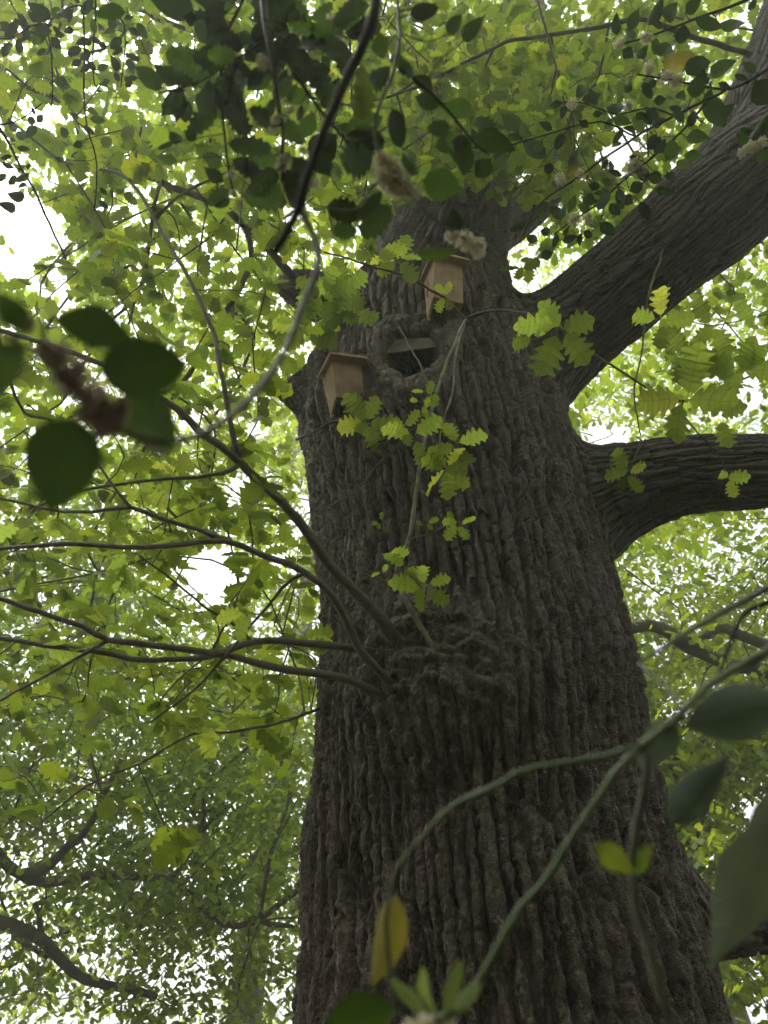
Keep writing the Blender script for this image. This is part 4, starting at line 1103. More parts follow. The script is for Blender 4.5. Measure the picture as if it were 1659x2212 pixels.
back_tree('maple_tree', (-4.9, 5.3, 0), [(-4.9, 5.3, -0.1), (-4.8, 5.3, 1.2), (-4.55, 5.4, 2.6), (-4.6, 5.6, 4.2), (-4.2, 6.0, 6.0)],
          [((-2.9, 7.3, 4.2), (2.3, 1.7, 2.6), 560), ((-1.2, 8.2, 3.6), (1.4, 1.6, 2.0), 300), ((-3.6, 7.8, 6.0), (2.2, 1.8, 1.8), 200)], 0, 34, 0.082, 'maple_leaves', FAR,
          'small leaved maple with dark arching limbs low beside the oak', maple_limbs, 21, 0.17)
right_limbs = [([P(1900, 1520, 7.2), P(1720, 1470, 7.2), P(1620, 1445, 7.2), P(1553, 1427, 7.2), P(1488, 1401, 7.2), P(1449, 1370, 7.2), P(1397, 1352, 7.25), P(1330, 1372, 7.3)], 16, 13),
               ([P(1900, 1400, 7.0), P(1740, 1420, 7.0), P(1659, 1396, 7.0), P(1590, 1370, 7.05), P(1550, 1363, 7.1), P(1510, 1381, 7.1), P(1449, 1378, 7.15)], 14, 10),
               ([P(1900, 1650, 7.0), P(1740, 1600, 7.0), P(1600, 1590, 7.1), P(1500, 1610, 7.2), P(1440, 1650, 7.2)], 10, 6)]
right_limbs[0][0].insert(0, np.array([5.15, 6.3, 3.0])); right_limbs[1][0].insert(0, np.array([5.1, 6.3, 3.4])); right_limbs[2][0].insert(0, np.array([5.3, 6.25, 2.2]))
back_tree('young_oak_tree', (5.5, 6.2, 0), [(5.5, 6.2, -0.1), (5.4, 6.2, 1.5), (5.1, 6.3, 3.2), (4.9, 6.5, 5.2), (4.6, 6.8, 7.5)],
          [((3.3, 7.4, 3.9), (1.7, 1.6, 2.8), 520), ((3.6, 8.0, 6.5), (2.2, 1.8, 2.4), 300), ((2.2, 7.6, 2.6), (0.9, 1.2, 1.2), 90)], 0, 30, 0.10, 'back_leaves', FAR,
          'yellow green oak behind the level limb, its crooked limbs showing', right_limbs, 31, 0.19)
back_tree('oak_tree', (-2.0, 12.5, 0), [(-2.0, 12.5, -0.1), (-1.9, 12.5, 3), (-1.6, 12.4, 6), (-1.4, 12.2, 10), (-1.2, 12, 13)],
          [((-2.2, 11.8, 8.5), (4.0, 2.2, 4.5), 520), ((-1.5, 11.5, 12.5), (4.5, 3.0, 3.2), 330), ((-2.5, 12.0, 3.8), (3.0, 1.6, 2.4), 200)], 0, 24, 0.13, 'back_leaves', FAR,
          'tall pale green oak standing farther back beyond the maple', (), 41, 0.4, rb=0.3)
back_tree('oak_tree', (4.8, 12.5, 0), [(4.8, 12.5, -0.1), (4.7, 12.5, 3), (4.5, 12.3, 6), (4.2, 12, 10), (4.0, 11.6, 13)],
          [((4.2, 11.8, 8.0), (3.6, 2.0, 4.5), 380), ((3.0, 11.2, 13), (4.5, 3.0, 3.5), 330)], 0, 23, 0.13, 'back_leaves', FAR,
          'tall pale green oak farther back behind the crooked limbs', (), 51, 0.4, rb=0.3)
back_tree('yew_tree', (-5.6, 9.0, 0), [(-5.6, 9.0, -0.1), (-5.5, 9, 2), (-5.3, 9, 4), (-5.2, 9, 7)],
          [((-5.0, 8.8, 4.6), (1.5, 1.0, 2.2), 120), ((-4.6, 8.6, 6.4), (1.0, 0.8, 1.2), 40)], 0, 40, 0.06, 'dark_leaves', OVAL,
          'dark evergreen half hidden behind the maple limbs', (), 61, 0.22)

# ------------------------------------------------------------------ wood out of view beside and behind the camera, added to block light
r = np.random.default_rng(77)
n = 26000
az = math.radians(48) + r.random(n) * math.radians(264); rad = 8 + 8 * r.random(n); zz = 0.3 + 13 * r.random(n) ** 1.4
cl_ = np.stack([np.sin(az) * rad, np.cos(az) * rad, zz], -1)
keep_ = fbm(az * 6 + 9, zz * 0.5, 0, 5, 3) + 0.25 * r.random(n) > 0.40
cl_ = cl_[keep_]
n = 9000                                   # unseen leaf wall close behind the camera, added to cut low front light
az = math.radians(95) + r.random(n) * math.radians(170); rad = 2.6 + 4 * r.random(n)
cl_ = np.concatenate([cl_, np.stack([np.sin(az) * rad, np.cos(az) * rad, 0.1 + 5.0 * r.random(n) ** 0.8], -1)]); m = len(cl_); a = r.random(m) * 2 * math.pi
L = unit(np.stack([np.cos(a), np.sin(a), -0.3 - 0.5 * r.random(m)], -1)); Nn = unit(np.stack([0.6 * r.normal(size=m), 0.6 * r.normal(size=m), np.full(m, 0.7)], -1))
Vl, Fl, Ul, Al = leaf_cloud(cl_, L, Nn, 0.40 * (0.6 + 0.7 * r.random(m)), FAR, seed=9)
o = mesh_obj('woodland', np_mesh('woodland', Vl, Fl, Ul, {'rnd': Al}), M['back_leaves'])
tag(o, 'leafy mass of the surrounding wood all around the oak', 'woodland', None, 'stuff')

# ------------------------------------------------------------------ thin scattering volume added to imitate the milky lens veil
t = NT('haze_air')
pv = t.n('ShaderNodeVolumePrincipled', ins={'Color': (0.96, 0.97, 1.0, 1), 'Density': 0.0095, 'Anisotropy': 0.55})
t.link(pv.outputs[0], t.out.inputs['Volume'])
hz = box_mesh('haze', cub(-20, 20, -20, 22, -1.0, 17.5))
o = mesh_obj('haze', hz, t.m); tag(o, 'thin bright haze under the trees', None, None, 'stuff')

# ------------------------------------------------------------------ holly sprays hanging between the camera and the oak
HOL = {}
for sp_ in (0, 1):
    for k in range(6):
        me = np_mesh('leaf', *holly_leaf_rows(sp_, k)); HOL[(sp_, k)] = me
_hm = {}
def holly_mesh(sp_, k, mat):
    key = (sp_, k, mat)
    if key not in _hm:
        me = HOL[(sp_, k)].copy(); me.materials.append(M[mat]); _hm[key] = me
    return _hm[key]

def fl_mesh(seed, n=150):
    "a tight bunch of small four petalled flowers and spent stalks, unit radius"
    r = np.random.default_rng(seed); g = Geo()
    for i in range(n):
        c = unit(r.normal(size=3)) * (0.45 + 0.55 * r.random()) * np.array([1, 0.8, 0.8]); o = unit(c + 0.3 * r.normal(size=3))
        V_, F_, U_ = tube([c * 0.25, c], [0.018, 0.014], 4); g.add(V_, F_, U_)
        a = unit(np.cross(o, r.normal(size=3))); b = np.cross(o, a); s = 0.13 + 0.07 * r.random()
        for q in range(4):
            t = q * math.pi / 2 + r.random() * 0.4; d = a * math.cos(t) + b * math.sin(t); e = np.cross(o, d)
            p0 = c; p1 = c + d * s * 0.6 + e * s * 0.35 + o * s * 0.2; p2 = c + d * s * 1.2 + o * s * (0.5 * r.random() - 0.1); p3 = c + d * s * 0.6 - e * s * 0.35 + o * s * 0.2
            g.add(np.array([p0, p1, p2, p3]), np.array([[0, 1, 2, 3]]))
    me = g.mesh('flower_cluster', False); me.materials.append(M['flower'])
    return me
FLM = [fl_mesh(i) for i in range(3)]
FLB = [m_.copy() for m_ in FLM]
for m_ in FLB: m_.materials[0] = M['flower_brown']

class Holly:
    def __init__(s, label, tf, depth_jit=0.0, seed=0, cat='branch'):
        s.root = None; s.label = label; s.tf = tf; s.stem = []; s.r = np.random.default_rng(seed); s.jit = depth_jit; s.cat = cat; s.k = seed
    def begin(s, p):
        s.root = empty('holly_branch', p); tag(s.root, s.label, s.cat, 'holly sprays hanging in front of the oak'); s.inv = Matrix.Translation(-Vector(p))
    def link(s, o):
        COL.objects.link(o); o.parent = s.root; o.matrix_parent_inverse = s.inv
        return o
    def stem_(s, pts, hw0, hw1, mat, knobs=False, name='stem'):
        "pts: (x, y, depth) in the picture frame of this spray"
        w = np.array([P(*s.tf(x, y), d) for x, y, d in pts]); d = np.array([p[2] for p in pts])
        if s.root is None: s.begin(w[0])
        rad = np.linspace(hw0, hw1, len(w)) / FPX * d
        rad = rad * (0.86 if knobs else 1.0)
        pp, rr = smooth_path(w, rad, 0.012 * max(1, d.mean()), (0.0014 if knobs else 0.0006) * d.mean(), s.k + len(s.stem))
        if knobs:
            n = len(rr); k = np.arange(n)
            rr = rr * (1 + 0.38 * np.exp(-((k % 9) - 4.0) ** 2 / 0.8) * (s.r.random(n) * 0.6 + 0.5)) * (1 + 0.04 * s.r.normal(size=n))
        g = Geo(); g.add(*tube(pp, rr, 10))
        if knobs:                      # old leaf scars
            for i in range(4, len(pp) - 2, 9):
                o = unit(np.cross(pp[i + 1] - pp[i], s.r.normal(size=3)))
                g.add(*tube([pp[i], pp[i] + o * rr[i] * 1.0, pp[i] + o * rr[i] * 1.5], [rr[i] * 0.55, rr[i] * 0.5, rr[i] * 0.25], 6))
        me = g.mesh(name); me.materials.append(M[mat]); s.link(bpy.data.objects.new(name, me))
        s.stem.append((pp, project(pp), rr))
    def near(s, x, y):
        best = None
        for pp, q, rr in s.stem:
            d = np.hypot(q[:, 0] - x, q[:, 1] - y); i = int(d.argmin())
            if best is None or d[i] < best[0]: best = (d[i], pp[i], q[i, 2], rr[i])
        return best
    def leaf(s, x0, y0, x1, y1, w, kind='holly_leaf', spiny=False, dd=None, tilt=None):
        "base, tip and width in the spray's frame; the leaf hangs from the nearest stem"
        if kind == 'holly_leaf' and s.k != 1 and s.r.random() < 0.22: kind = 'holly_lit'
        (ax, ay), (bx, by) = s.tf(x0, y0), s.tf(x1, y1); sc_ = (s.tf(1, 0)[0] - s.tf(0, 0)[0])
        nd = s.near(ax, ay); nd2 = s.near(bx, by)
        if nd2[0] < nd[0]: (ax, ay), (bx, by), nd = (bx, by), (ax, ay), nd2       # the end nearer the stem is the base
        d = nd[2] + (s.r.normal() * s.jit if dd is None else dd)
        base = P(ax, ay, d); px_ = math.hypot(bx - ax, by - ay) / FPX * d; tipd = d + 0.30 * px_ * float(np.clip(s.r.normal(), -1.6, 1.6)); tip = P(bx, by, tipd)
        L = tip - base; ln = np.linalg.norm(L); px = math.hypot(bx - ax, by - ay)
        ratio = (w * sc_) / px * (1.0 if not spiny else 0.92)
        X_ = unit(L); view = unit(base - CAM)
        Z_ = view - X_ * (view @ X_)
        Z_ = unit(unit(Z_) + (0.28 * s.r.normal() if tilt is None else tilt) * np.cross(X_, unit(Z_)))
        if s.r.random() < 0.05: Z_ = -Z_
        Y_ = np.cross(Z_, X_); ys = ratio / 0.54 * ln * (px / FPX * d) / ln
        o = bpy.data.objects.new('leaf', holly_mesh(int(spiny), int(s.r.integers(0, 6)), kind))
        s.link(o)
        zs = ln * (0.5 + 0.5 * s.r.random())
        o.matrix_basis = Matrix([[X_[i] * ln, Y_[i] * ys, Z_[i] * zs, base[i]] for i in range(3)] + [[0, 0, 0, 1]])
        gap = np.linalg.norm(nd[1] - base)
        if gap > 0.002:
            g = Geo(); mid_ = (nd[1] + base) / 2 + s.r.normal(size=3) * gap * 0.06; rr = max(0.0006, min(nd[3] * 0.45, 0.0016 * d + 0.0004))
            pp, r2 = smooth_path([nd[1], mid_, base + X_ * ln * 0.03], [rr, rr * 0.8, rr * 0.7], max(0.006, gap / 8))
            g.add(*tube(pp, r2, 6)); me = g.mesh('petiole'); me.materials.append(M['holly_stem']); s.link(bpy.data.objects.new('petiole', me))
    def fill(s, n, l0, l1, spiny=0.4, wr=0.5, ymax=9e9, which=None):
        "further leaves along the stems, alternating; lengths in survey pixels"
        tf, s.tf = s.tf, (lambda x, y: (x, y))
        for _ in range(n):
            k = int(s.r.integers(0, len(s.stem))) if which is None else which[int(s.r.integers(0, len(which)))]
            pp, q, rr = s.stem[k]; i = int(s.r.integers(len(pp) // 6, len(pp) - 1))
            if q[i, 1] < -60 or q[i, 1] > ymax: continue
            t = q[min(i + 1, len(pp) - 1), :2] - q[i - 1, :2]; a = math.atan2(t[1], t[0]) + (1 if s.r.random() < 0.5 else -1) * (0.5 + 0.8 * s.r.random())
            L = l0 + (l1 - l0) * s.r.random(); g = 4 + 6 * s.r.random()
            x0, y0 = q[i, 0] + g * math.cos(a), q[i, 1] + g * math.sin(a)
            s.leaf(x0, y0, x0 + L * math.cos(a), y0 + L * math.sin(a), L * wr * (0.85 + 0.3 * s.r.random()), spiny=s.r.random() < spiny)
        s.tf = tf
    def flower(s, x, y, rad, stretch=(1, 1), dd=0.0, fm=None):
        ax, ay = s.tf(x, y); sc_ = (s.tf(1, 0)[0] - s.tf(0, 0)[0]); nd = s.near(ax, ay); d = nd[2] + dd
        c = P(ax, ay, d); R = rad * sc_ / FPX * d
        if s.r.random() < 1.0 and np.linalg.norm(nd[1] - c) > R * 0.8:
            g = Geo(); g.add(*tube([nd[1], (nd[1] + c) / 2 + s.r.normal(size=3) * R * 0.1, c], [R * 0.05] * 3, 6)); me = g.mesh('petiole'); me.materials.append(M['holly_stem']); s.link(bpy.data.objects.new('petiole', me))
        o = bpy.data.objects.new('flower_cluster', (fm or FLM)[int(s.r.integers(0, 3))]); s.link(o)
        rot = Matrix.Rotation(s.r.random() * 6, 3, 'Z') @ Matrix.Rotation(s.r.random() * 6, 3, 'X')
        o.matrix_basis = Matrix.Translation(Vector(c)) @ Matrix([[RX[i] * R * stretch[0], UP[i] * R * stretch[1], FW[i] * R, 0] for i in range(3)] + [[0, 0, 0, 1]]) @ rot.to_4x4()
    def leaves(s, lst, force=None, **kw):
        for l in lst:
            s.leaf(*l[:5], spiny=(len(l) > 5 and l[5] == 1), kind=(l[6] if len(l) > 6 else (force or 'holly_leaf')), **kw)

D_ = lambda x, y: (x, y)
A_ = lambda x, y: (x * 0.32, y * 0.32)
B_ = lambda x, y: (464.5 + 0.36 * x, 0.36 * y)
C_ = lambda x, y: (995 + 0.40 * x, 0.40 * y)
E_ = lambda x, y: (829.5 + 0.5 * x, 1474.5 + 0.5 * y)

# the dark stem that hangs from the top and swings round to the big soft leaves
h = Holly('dark holly branch hanging past the trunk and bending back to four broad leaves', D_, 0.0, 1)
h.stem_([(850, -260, .62), (815, -40, .58), (800, 60, .56), (740, 190, .54), (690, 310, .53), (652, 420, .52), (645, 450, .52), (620, 500, .52), (590, 545, .52)], 13, 9, 'holly_stem')
h.stem_([(648, 448, .52), (668, 485, .52), (688, 540, .51), (684, 590, .50), (660, 650, .49), (622, 745, .47), (570, 830, .45), (500, 900, .43), (430, 943, .42), (340, 955, .41), (270, 935, .40), (200, 880, .39), (120, 800, .38), (30, 735, .37), (-80, 680, .37)], 8, 7, 'holly_grey_stem')
h.leaves([(288, 725, 104, 688, 96), (203, 805, 404, 790, 135), (158, 893, 110, 1108, 160), (232, 870, 392, 960, 150), (45, 740, -40, 850, 90), (0, 640, 60, 720, 60)], dd=-0.01)
for x, y, r_ in ((100, 760, 30), (128, 770, 34), (140, 812, 32), (170, 800, 30), (165, 845, 40), (200, 850, 38), (190, 895, 34), (222, 880, 40), (240, 912, 38), (262, 885, 28), (214, 930, 28), (35, 680, 30), (60, 700, 24)): h.flower(x, y, r_, dd=0.012 * h.r.normal(), fm=FLB)

# dark leaf mass at the top with two grey stems
h = Holly('dense dark holly spray with spiny leaves and small brown flower clusters', B_, 0.03, 2)
h.stem_([(270, -300, 1.0), (290, 0, .98), (305, 120, .97), (330, 300, .96), (365, 500, .95), (392, 690, .95), (410, 800, .95), (400, 1000, .95), (420, 1150, .95)], 9, 3.5, 'holly_grey_stem')
h.stem_([(330, -260, 1.05), (380, 130, 1.04), (400, 280, 1.03), (480, 430, 1.02), (560, 560, 1.01), (660, 690, 1.0), (800, 860, 1.0), (840, 920, 1.0)], 6, 2.5, 'holly_stem')
h.stem_([(300, 250, .97), (200, 310, 1.0), (60, 400, 1.03), (-120, 500, 1.06), (-330, 560, 1.1)], 3.5, 2, 'holly_stem')
h.stem_([(250, -200, 1.05), (140, 60, 1.06), (60, 260, 1.07), (40, 500, 1.08), (60, 800, 1.08), (85, 1050, 1.08), (120, 1180, 1.08)], 3.5, 2, 'holly_stem')
h.stem_([(380, -200, 1.1), (420, 60, 1.1), (560, 130, 1.1), (700, 180, 1.1), (800, 230, 1.1)], 4, 2, 'holly_stem')
h.leaves([(340, 760, 210, 650, 130, 1), (345, 890, 62, 860, 125, 1), (420, 965, 112, 1000, 140, 1), (440, 1185, 150, 1180, 185, 1), (460, 940, 560, 1110, 150, 1), (430, 700, 520, 880, 120, 1),
          (560, 960, 740, 800, 180), (600, 900, 690, 1060, 130), (690, 290, 800, 335, 95), (640, 330, 690, 430, 70), (590, 420, 450, 470, 105), (560, 555, 410, 610, 95), (625, 560, 680, 655, 65), (490, 240, 365, 250, 90),
          (300, 440, 190, 510, 75), (220, 215, 140, 235, 80), (800, 165, 560, 185, 100), (920, 40, 780, 45, 85), (370, 330, 400, 450, 60), (500, 60, 540, 130, 50), (740, 480, 700, 560, 60), (520, 620, 500, 740, 45), (720, 100, 830, 120, 50), (300, 120, 390, 200, 60)])
hA_ = lambda x, y: B_((x * 0.32 - 464.5) / 0.36, y * 0.32 / 0.36)
h.tf = hA_
h.leaves([(1000, -20, 1330, 80, 190), (860, 80, 650, 85, 105), (1385, 125, 1305, 312, 120), (1612, 285, 1350, 375, 125), (1410, 470, 1115, 360, 200, 1), (1610, 400, 1500, 830, 190), (1440, 590, 1315, 800, 130), (1250, 660, 1250, 830, 100),
          (1560, 560, 1600, 900, 120), (1420, 700, 1560, 760, 140), (1230, 985, 1140, 880, 85), (1205, 1090, 1052, 1055, 70), (1360, 1045, 1500, 1125, 105), (1515, 1230, 1388, 1155, 95), (1560, 1340, 1448, 1395, 70), (1330, 950, 1240, 880, 70),
          (1545, 120, 1505, 245, 85, 0, 'holly_yellow'), (1450, 30, 1400, 130, 90), (1580, 30, 1500, 60, 60), (1180, 960, 1060, 1010, 40)])
h.tf = B_
for x, y, r_ in ((285, 370, 48), (380, 720, 46), (345, 770, 36), (420, 960, 52), (400, 1010, 44), (590, 1100, 46), (700, 130, 48), (740, 215, 44), (100, 1050, 36), (110, 1160, 26), (530, 905, 30), (450, 660, 30)): h.flower(x, y, r_)

h.fill(80, 50, 92, 0.5, 0.55)

# the spray with the large cream flower bunch
h = Holly('holly spray with a large cream flower bunch in front of the upper stem', B_, 0.02, 3)
h.stem_([(1060, -320, .92), (1090, 0, .9), (1108, 160, .89), (1112, 250, .88), (1072, 440, .87), (985, 640, .86), (964, 850, .85), (1000, 930, .85), (1050, 1040, .85), (1160, 1160, .86), (1260, 1270, .87), (1400, 1370, .88), (1500, 1440, .9)], 4.5, 2.5, 'holly_grey_stem')
h.stem_([(1104, 420, .875), (1200, 480, .9), (1300, 570, .92), (1440, 720, .95), (1560, 860, .98), (1640, 930, 1.0)], 3.5, 2.2, 'holly_stem')
h.stem_([(1050, 1060, .85), (940, 1120, .84), (850, 1250, .84), (640, 1240, .84), (560, 1200, .84)], 2.5, 2, 'holly_grey_stem')
h.leaves([(1050, 270, 930, 290, 140), (885, 415, 885, 745, 150, 1, 'holly_olive'), (1060, 640, 1115, 890, 125), (1235, 1080, 1490, 1140, 190), (960, 920, 720, 1010, 215, 1), (890, 1290, 660, 1240, 160, 1), (1010, 1140, 835, 1340, 85),
          (1070, 1230, 870, 1420, 170, 1), (860, 1400, 700, 1370, 120, 1), (1425, 1250, 1475, 1392, 100), (1470, 1500, 1205, 1535, 85), (1370, 1340, 1445, 1320, 55), (1160, 90, 1345, 40, 115), (1395, 210, 1490, 85, 88), (1480, 255, 1580, 125, 90),
          (1190, 450, 1310, 555, 85), (1350, 640, 1195, 575, 105), (1420, 770, 1270, 770, 95), (1480, 830, 1320, 885, 120), (1560, 930, 1400, 905, 130), (1560, 1070, 1655, 950, 120), (1140, 350, 1040, 370, 70), (1330, 20, 1420, 40, 60, 0, 'holly_olive')])
h.leaf(1130, 905, 1225, 1060, 95, tilt=0.9)
for x, y, r_ in ((1000, 970, 75), (1060, 1020, 90), (1010, 1060, 80), (1110, 1100, 95), (1170, 1150, 70), (1060, 1130, 70), (1430, 1420, 55), (1500, 1450, 75), (1580, 1490, 65)): h.flower(x, y, r_)

h.fill(16, 60, 88, 0.4, 0.55, 330)

# the airy spray before the big limb
h = Holly('airy holly spray with many small leaves in front of the steep limb', C_, 0.06, 4)
S4 = [([(1900, -140, 1.9), (1700, -60, 1.9), (1500, 20, 1.9), (1300, 90, 1.9), (1150, 150, 1.9), (1000, 200, 1.9), (850, 245, 1.9)], 4, 1.6),
      ([(2000, 200, 1.9), (1800, 300, 1.9), (1659, 372, 1.9), (1520, 460, 1.9), (1430, 486, 1.9), (1300, 462, 1.9), (1210, 446, 1.9), (1080, 420, 1.9), (950, 400, 1.9)], 4, 1.8),
      ([(1430, 486, 1.9), (1350, 525, 1.92), (1150, 625, 1.95), (950, 740, 2.0), (800, 840, 2.0), (680, 930, 2.02), (560, 1010, 2.05), (430, 1100, 2.1), (370, 1200, 2.1), (340, 1280, 2.1)], 3, 1.4),
      ([(1320, 560, 1.9), (1180, 725, 1.9), (1000, 880, 1.9), (850, 1000, 1.92), (720, 1120, 1.95), (600, 1195, 1.97), (500, 1270, 2.0)], 2.8, 1.4),
      ([(1150, 625, 1.95), (1000, 580, 1.97), (850, 620, 2.0), (740, 590, 2.0), (640, 560, 2.0), (500, 565, 2.0)], 2, 1.2),
      ([(950, 740, 2.0), (760, 660, 2.0), (560, 700, 2.0), (360, 760, 2.0), (200, 800, 2.0), (60, 800, 2.0)], 2, 1.2),
      ([(2000, 620, 1.8), (1800, 680, 1.8), (1700, 720, 1.8), (1620, 780, 1.8), (1560, 800, 1.8)], 3, 1.6)]
for p_, a_, b_ in S4: h.stem_(p_, a_, b_, 'holly_stem')
h.leaves([(10, 225, 92, 105, 80), (840, 195, 838, 90, 52), (905, 175, 955, 55, 68), (1010, 145, 1090, 15, 66), (1105, 115, 1180, 5, 84), (1210, 75, 1300, -5, 70), (1150, 195, 1240, 185, 88), (1260, 110, 1410, 150, 78), (1380, 130, 1545, 155, 70), (1040, 240, 1155, 305, 78),
          (870, 265, 938, 305, 60), (950, 325, 1012, 240, 52), (1200, 375, 1355, 335, 95), (1090, 355, 1240, 318, 88, 0, 'holly_yellow'), (1340, 405, 1505, 325, 80), (1310, 500, 1425, 685, 105), (1220, 475, 1332, 470, 105), (1590, 430, 1680, 560, 140), (1180, 565, 1205, 480, 60),
          (622, 535, 680, 440, 58), (650, 545, 758, 508, 55), (470, 570, 552, 558, 46), (785, 580, 892, 592, 62), (890, 505, 922, 445, 44), (980, 440, 1032, 532, 50), (1040, 545, 1112, 538, 50), (950, 650, 985, 600, 46), (820, 640, 912, 662, 56), (870, 690, 962, 718, 40), (640, 655, 692, 682, 46), (820, 780, 880, 690, 36),
          (85, 640, 202, 745, 105, 1), (225, 620, 322, 695, 95), (330, 760, 452, 845, 85), (172, 922, 252, 820, 66), (75, 955, 172, 855, 86), (450, 895, 502, 925, 56), (580, 900, 632, 800, 38), (480, 1110, 548, 1185, 58), (580, 1155, 622, 1050, 46), (640, 1050, 732, 1102, 66), (740, 1135, 802, 1030, 58),
          (750, 1205, 832, 1265, 68), (965, 1085, 1022, 1188, 58, 1), (1050, 1025, 1162, 1042, 50, 1), (1095, 950, 1172, 952, 50), (1000, 948, 1092, 972, 66), (910, 1035, 992, 988, 66), (1090, 822, 1192, 800, 96), (1198, 842, 1298, 838, 56), (1215, 742, 1322, 738, 76), (1160, 882, 1262, 892, 48), (1000, 805, 1082, 740, 58),
          (1130, 655, 1212, 608, 76), (1010, 685, 1112, 640, 56), (908, 852, 992, 850, 72, 0, 'holly_yellow'), (568, 942, 642, 900, 46, 0, 'holly_yellow'), (350, 1275, 422, 1305, 48), (430, 1245, 484, 1255, 48), (550, 1305, 614, 1280, 46), (498, 1340, 522, 1260, 36), (652, 1255, 640, 1335, 36), (430, 1385, 502, 1368, 56), (660, 1250, 714, 1282, 42),
          (1545, 790, 1665, 635, 86, 1), (1590, 830, 1690, 850, 60, 1), (1480, 560, 1400, 640, 60), (1270, 600, 1230, 690, 56), (1060, 720, 1020, 800, 60), (1110, 760, 1040, 830, 66), (870, 1060, 940, 1100, 60), (800, 1100, 860, 1160, 56), (690, 1000, 760, 1010, 46), (960, 900, 1010, 990, 60), (560, 1100, 540, 1190, 46), (700, 1140, 640, 1110, 50)])
for x, y, r_ in ((600, 560, 36), (1000, 205, 42), (855, 235, 36), (1020, 372, 42), (1110, 415, 40), (1165, 440, 48), (905, 572, 34), (540, 968, 40), (640, 942, 40), (930, 900, 56), (980, 925, 40), (610, 1190, 44), (690, 1180, 38), (1570, 795, 46), (1520, 825, 34), (1630, 770, 36)): h.flower(x, y, r_)

h.fill(60, 28, 44, 0.25, 0.5)
# small leaved hanging twigs
h = Holly('thin hanging holly twigs with small dark leaves high over the slanting shoot', A_, 0.08, 5)
h.stem_([(640, -400, 2.2), (645, 0, 2.15), (650, 130, 2.15), (640, 260, 2.15), (632, 420, 2.15), (640, 560, 2.15), (660, 600, 2.15)], 2.4, 1.3, 'holly_stem')
h.stem_([(645, -100, 2.16), (760, 60, 2.15), (835, 160, 2.12), (852, 300, 2.12), (835, 430, 2.12), (815, 585, 2.12)], 2, 1.2, 'holly_stem')
h.stem_([(640, 60, 2.15), (500, 40, 2.2), (340, 160, 2.25), (355, 400, 2.28), (360, 600, 2.3), (335, 830, 2.3)], 2.2, 1.2, 'holly_stem')
h.stem_([(350, 170, 2.25), (200, 180, 2.2), (60, 260, 2.2), (-140, 240, 2.2)], 2.4, 1.6, 'holly_stem')
h.stem_([(560, 40, 2.2), (570, 320, 2.2), (568, 600, 2.2), (590, 860, 2.2), (650, 1060, 2.2), (655, 1250, 2.2), (640, 1420, 2.2)], 2.2, 1.4, 'holly_stem')
h.leaves([(185, 20, 352, 135, 100), (385, 132, 482, 40, 62), (225, 215, 352, 205, 78), (625, 120, 642, 240, 46), (920, 150, 995, 262, 58), (700, 222, 782, 205, 42), (545, 292, 622, 280, 40), (660, 290, 724, 322, 42), (578, 320, 602, 402, 48), (740, 365, 802, 482, 60), (655, 468, 738, 440, 48), (842, 440, 908, 440, 70),
          (780, 480, 802, 555, 40), (840, 535, 932, 525, 36), (690, 558, 744, 545, 36), (845, 275, 868, 320, 36), (840, 575, 890, 580, 36), (760, 310, 830, 350, 46), (860, 350, 862, 395, 30), (600, 420, 560, 350, 42), (120, 150, 30, 260, 66), (280, 260, 200, 270, 60), (430, 230, 370, 240, 50), (500, 200, 430, 215, 46), (140, 200, 190, 130, 60),
          (60, 200, 0, 150, 70), (410, 850, 470, 955, 56), (500, 990, 560, 960, 50), (650, 620, 690, 610, 16), (20, 290, 90, 350, 76), (100, 300, 170, 360, 60), (430, 120, 340, 60, 80), (300, 30, 230, 120, 90), (560, 1040, 480, 1060, 46), (440, 1080, 370, 1070, 40)])
h.leaf(210, 185, 235, 215, 26, kind='holly_yellow'); h.leaf(90, 230, 160, 240, 40, kind='holly_yellow')
h.fill(45, 24, 40, 0.1, 0.48)
# sprig against the white gap
h = Holly('slender holly sprig against the widest white gap in the leaves', A_, 0.05, 6)
h.stem_([(-260, 500, 2.3), (-60, 770, 2.3), (0, 860, 2.3), (70, 980, 2.3), (145, 1140, 2.3), (230, 1280, 2.3), (300, 1450, 2.3), (450, 1750, 2.35)], 3.2, 2.4, 'holly_stem')
h.stem_([(-10, 845, 2.3), (100, 820, 2.3), (200, 770, 2.28), (290, 700, 2.26)], 1.8, 1.2, 'holly_stem')
h.leaves([(52, 790, 112, 905, 52), (172, 935, 246, 845, 60), (108, 1000, 204, 1010, 40), (0, 1072, 84, 1050, 32), (8, 1098, 104, 1138, 42), (82, 1225, 204, 1172, 50), (40, 1300, 172, 1335, 78), (172, 1120, 218, 1130, 44), (-10, 1180, 40, 1210, 70), (180, 800, 240, 830, 56), (250, 830, 292, 770, 46), (120, 880, 160, 950, 60), (20, 1380, 110, 1420, 70), (60, 930, 110, 950, 30), (210, 720, 240, 780, 24), (110, 1180, 60, 1250, 44), (130, 1260, 180, 1240, 30)])

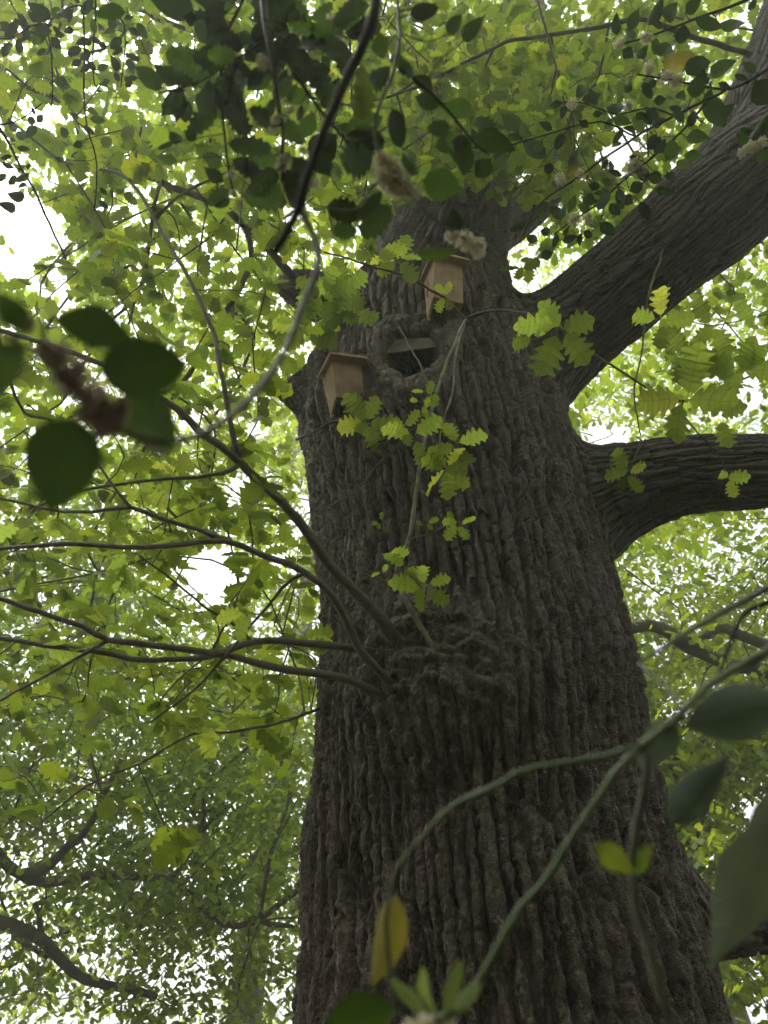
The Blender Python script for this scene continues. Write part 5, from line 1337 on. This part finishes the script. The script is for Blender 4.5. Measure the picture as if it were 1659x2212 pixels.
# the bare green stems with big leaves low in front of the bark
h = Holly('bare knobbly green holly stems with large soft leaves crossing the lower bark', E_, 0.0, 7)
h.stem_([(2100, -560, .62), (1850, -340, .60), (1659, -140, .56), (1500, -40, .54), (1400, 20, .52), (1280, 130, .50), (1180, 215, .48), (1090, 280, .47)], 12, 9.5, 'holly_green_stem', True)
h.stem_([(1100, 272, .47), (1000, 305, .47), (900, 330, .47), (780, 352, .47), (660, 372, .47), (560, 405, .47), (480, 440, .47), (350, 505, .47), (250, 575, .47), (160, 662, .47), (80, 762, .47), (42, 845, .47), (22, 930, .47), (6, 1050, .47), (12, 1150, .47), (26, 1240, .47), (20, 1300, .47)], 7, 6, 'holly_green_stem', True)
h.stem_([(1090, 280, .47), (1060, 320, .465), (1000, 405, .46), (880, 575, .455), (770, 745, .45), (690, 855, .45), (600, 965, .445), (530, 1085, .44), (450, 1225, .44), (390, 1315, .44), (330, 1380, .44), (260, 1440, .44), (200, 1480, .44)], 9, 9, 'holly_green_stem', True)
h.stem_([(1125, 255, .475), (1132, 320, .47), (1130, 425, .465), (1095, 600, .46), (1070, 752, .455), (1080, 950, .45), (1140, 1150, .44), (1190, 1330, .43), (1235, 1480, .43), (1290, 1640, .43)], 9, 11, 'holly_grey_stem', True)
h.stem_([(1850, -500, .7), (1659, -410, .68), (1530, -340, .66), (1350, -240, .62), (1190, -140, .58), (1100, -85, .56)], 9, 4, 'holly_grey_stem')
h.stem_([(1100, -85, .56), (1200, 0, .53), (1300, 110, .50), (1320, 135, .50)], 3.5, 4, 'holly_grey_stem')
h.stem_([(1760, -420, .68), (1659, -350, .66), (1560, -300, .64), (1500, -190, .6), (1455, -60, .55), (1430, 0, .53)], 6, 5, 'holly_stem')
h.stem_([(1900, -380, .62), (1790, -100, .55), (1740, 60, .5), (1725, 240, .48), (1715, 420, .47), (1700, 560, .46), (1690, 700, .46)], 8, 5, 'holly_green_stem', True)
h.leaves([(1275, 165, 1090, 365, 150), (1480, 320, 1222, 632, 165), (1690, 545, 1470, 1130, 270), (1730, 60, 1325, 190, 250)], dd=-0.015, force='holly_pale', tilt=0.08)
h.leaf(1720, 420, 1560, 900, 150, dd=0.03, kind='holly_pale')
h.leaf(1090, 830, 905, 690, 110, kind='holly_olive', dd=-0.005); h.leaf(1085, 840, 1145, 690, 80, kind='holly_olive', dd=0.01)
h.leaf(60, 900, -40, 1310, 165, kind='holly_yellow', dd=0.012)
h.leaf(225, 1450, 148, 1205, 60, kind='holly_young', dd=-.01); h.leaf(255, 1450, 335, 1190, 70, kind='holly_young', dd=-.005); h.leaf(290, 1420, 420, 1300, 70, kind='holly_young', dd=-.01); h.leaf(190, 1440, 15, 1270, 60, kind='holly_young', dd=-.01)
h.leaf(80, 1400, -260, 1480, 190, dd=-.01); h.leaf(455, 1255, 400, 1270, 30, kind='holly_olive')
for x, y, r_ in ((180, 1490, 70), (260, 1500, 70), (110, 1500, 50)): h.flower(x, y, r_)
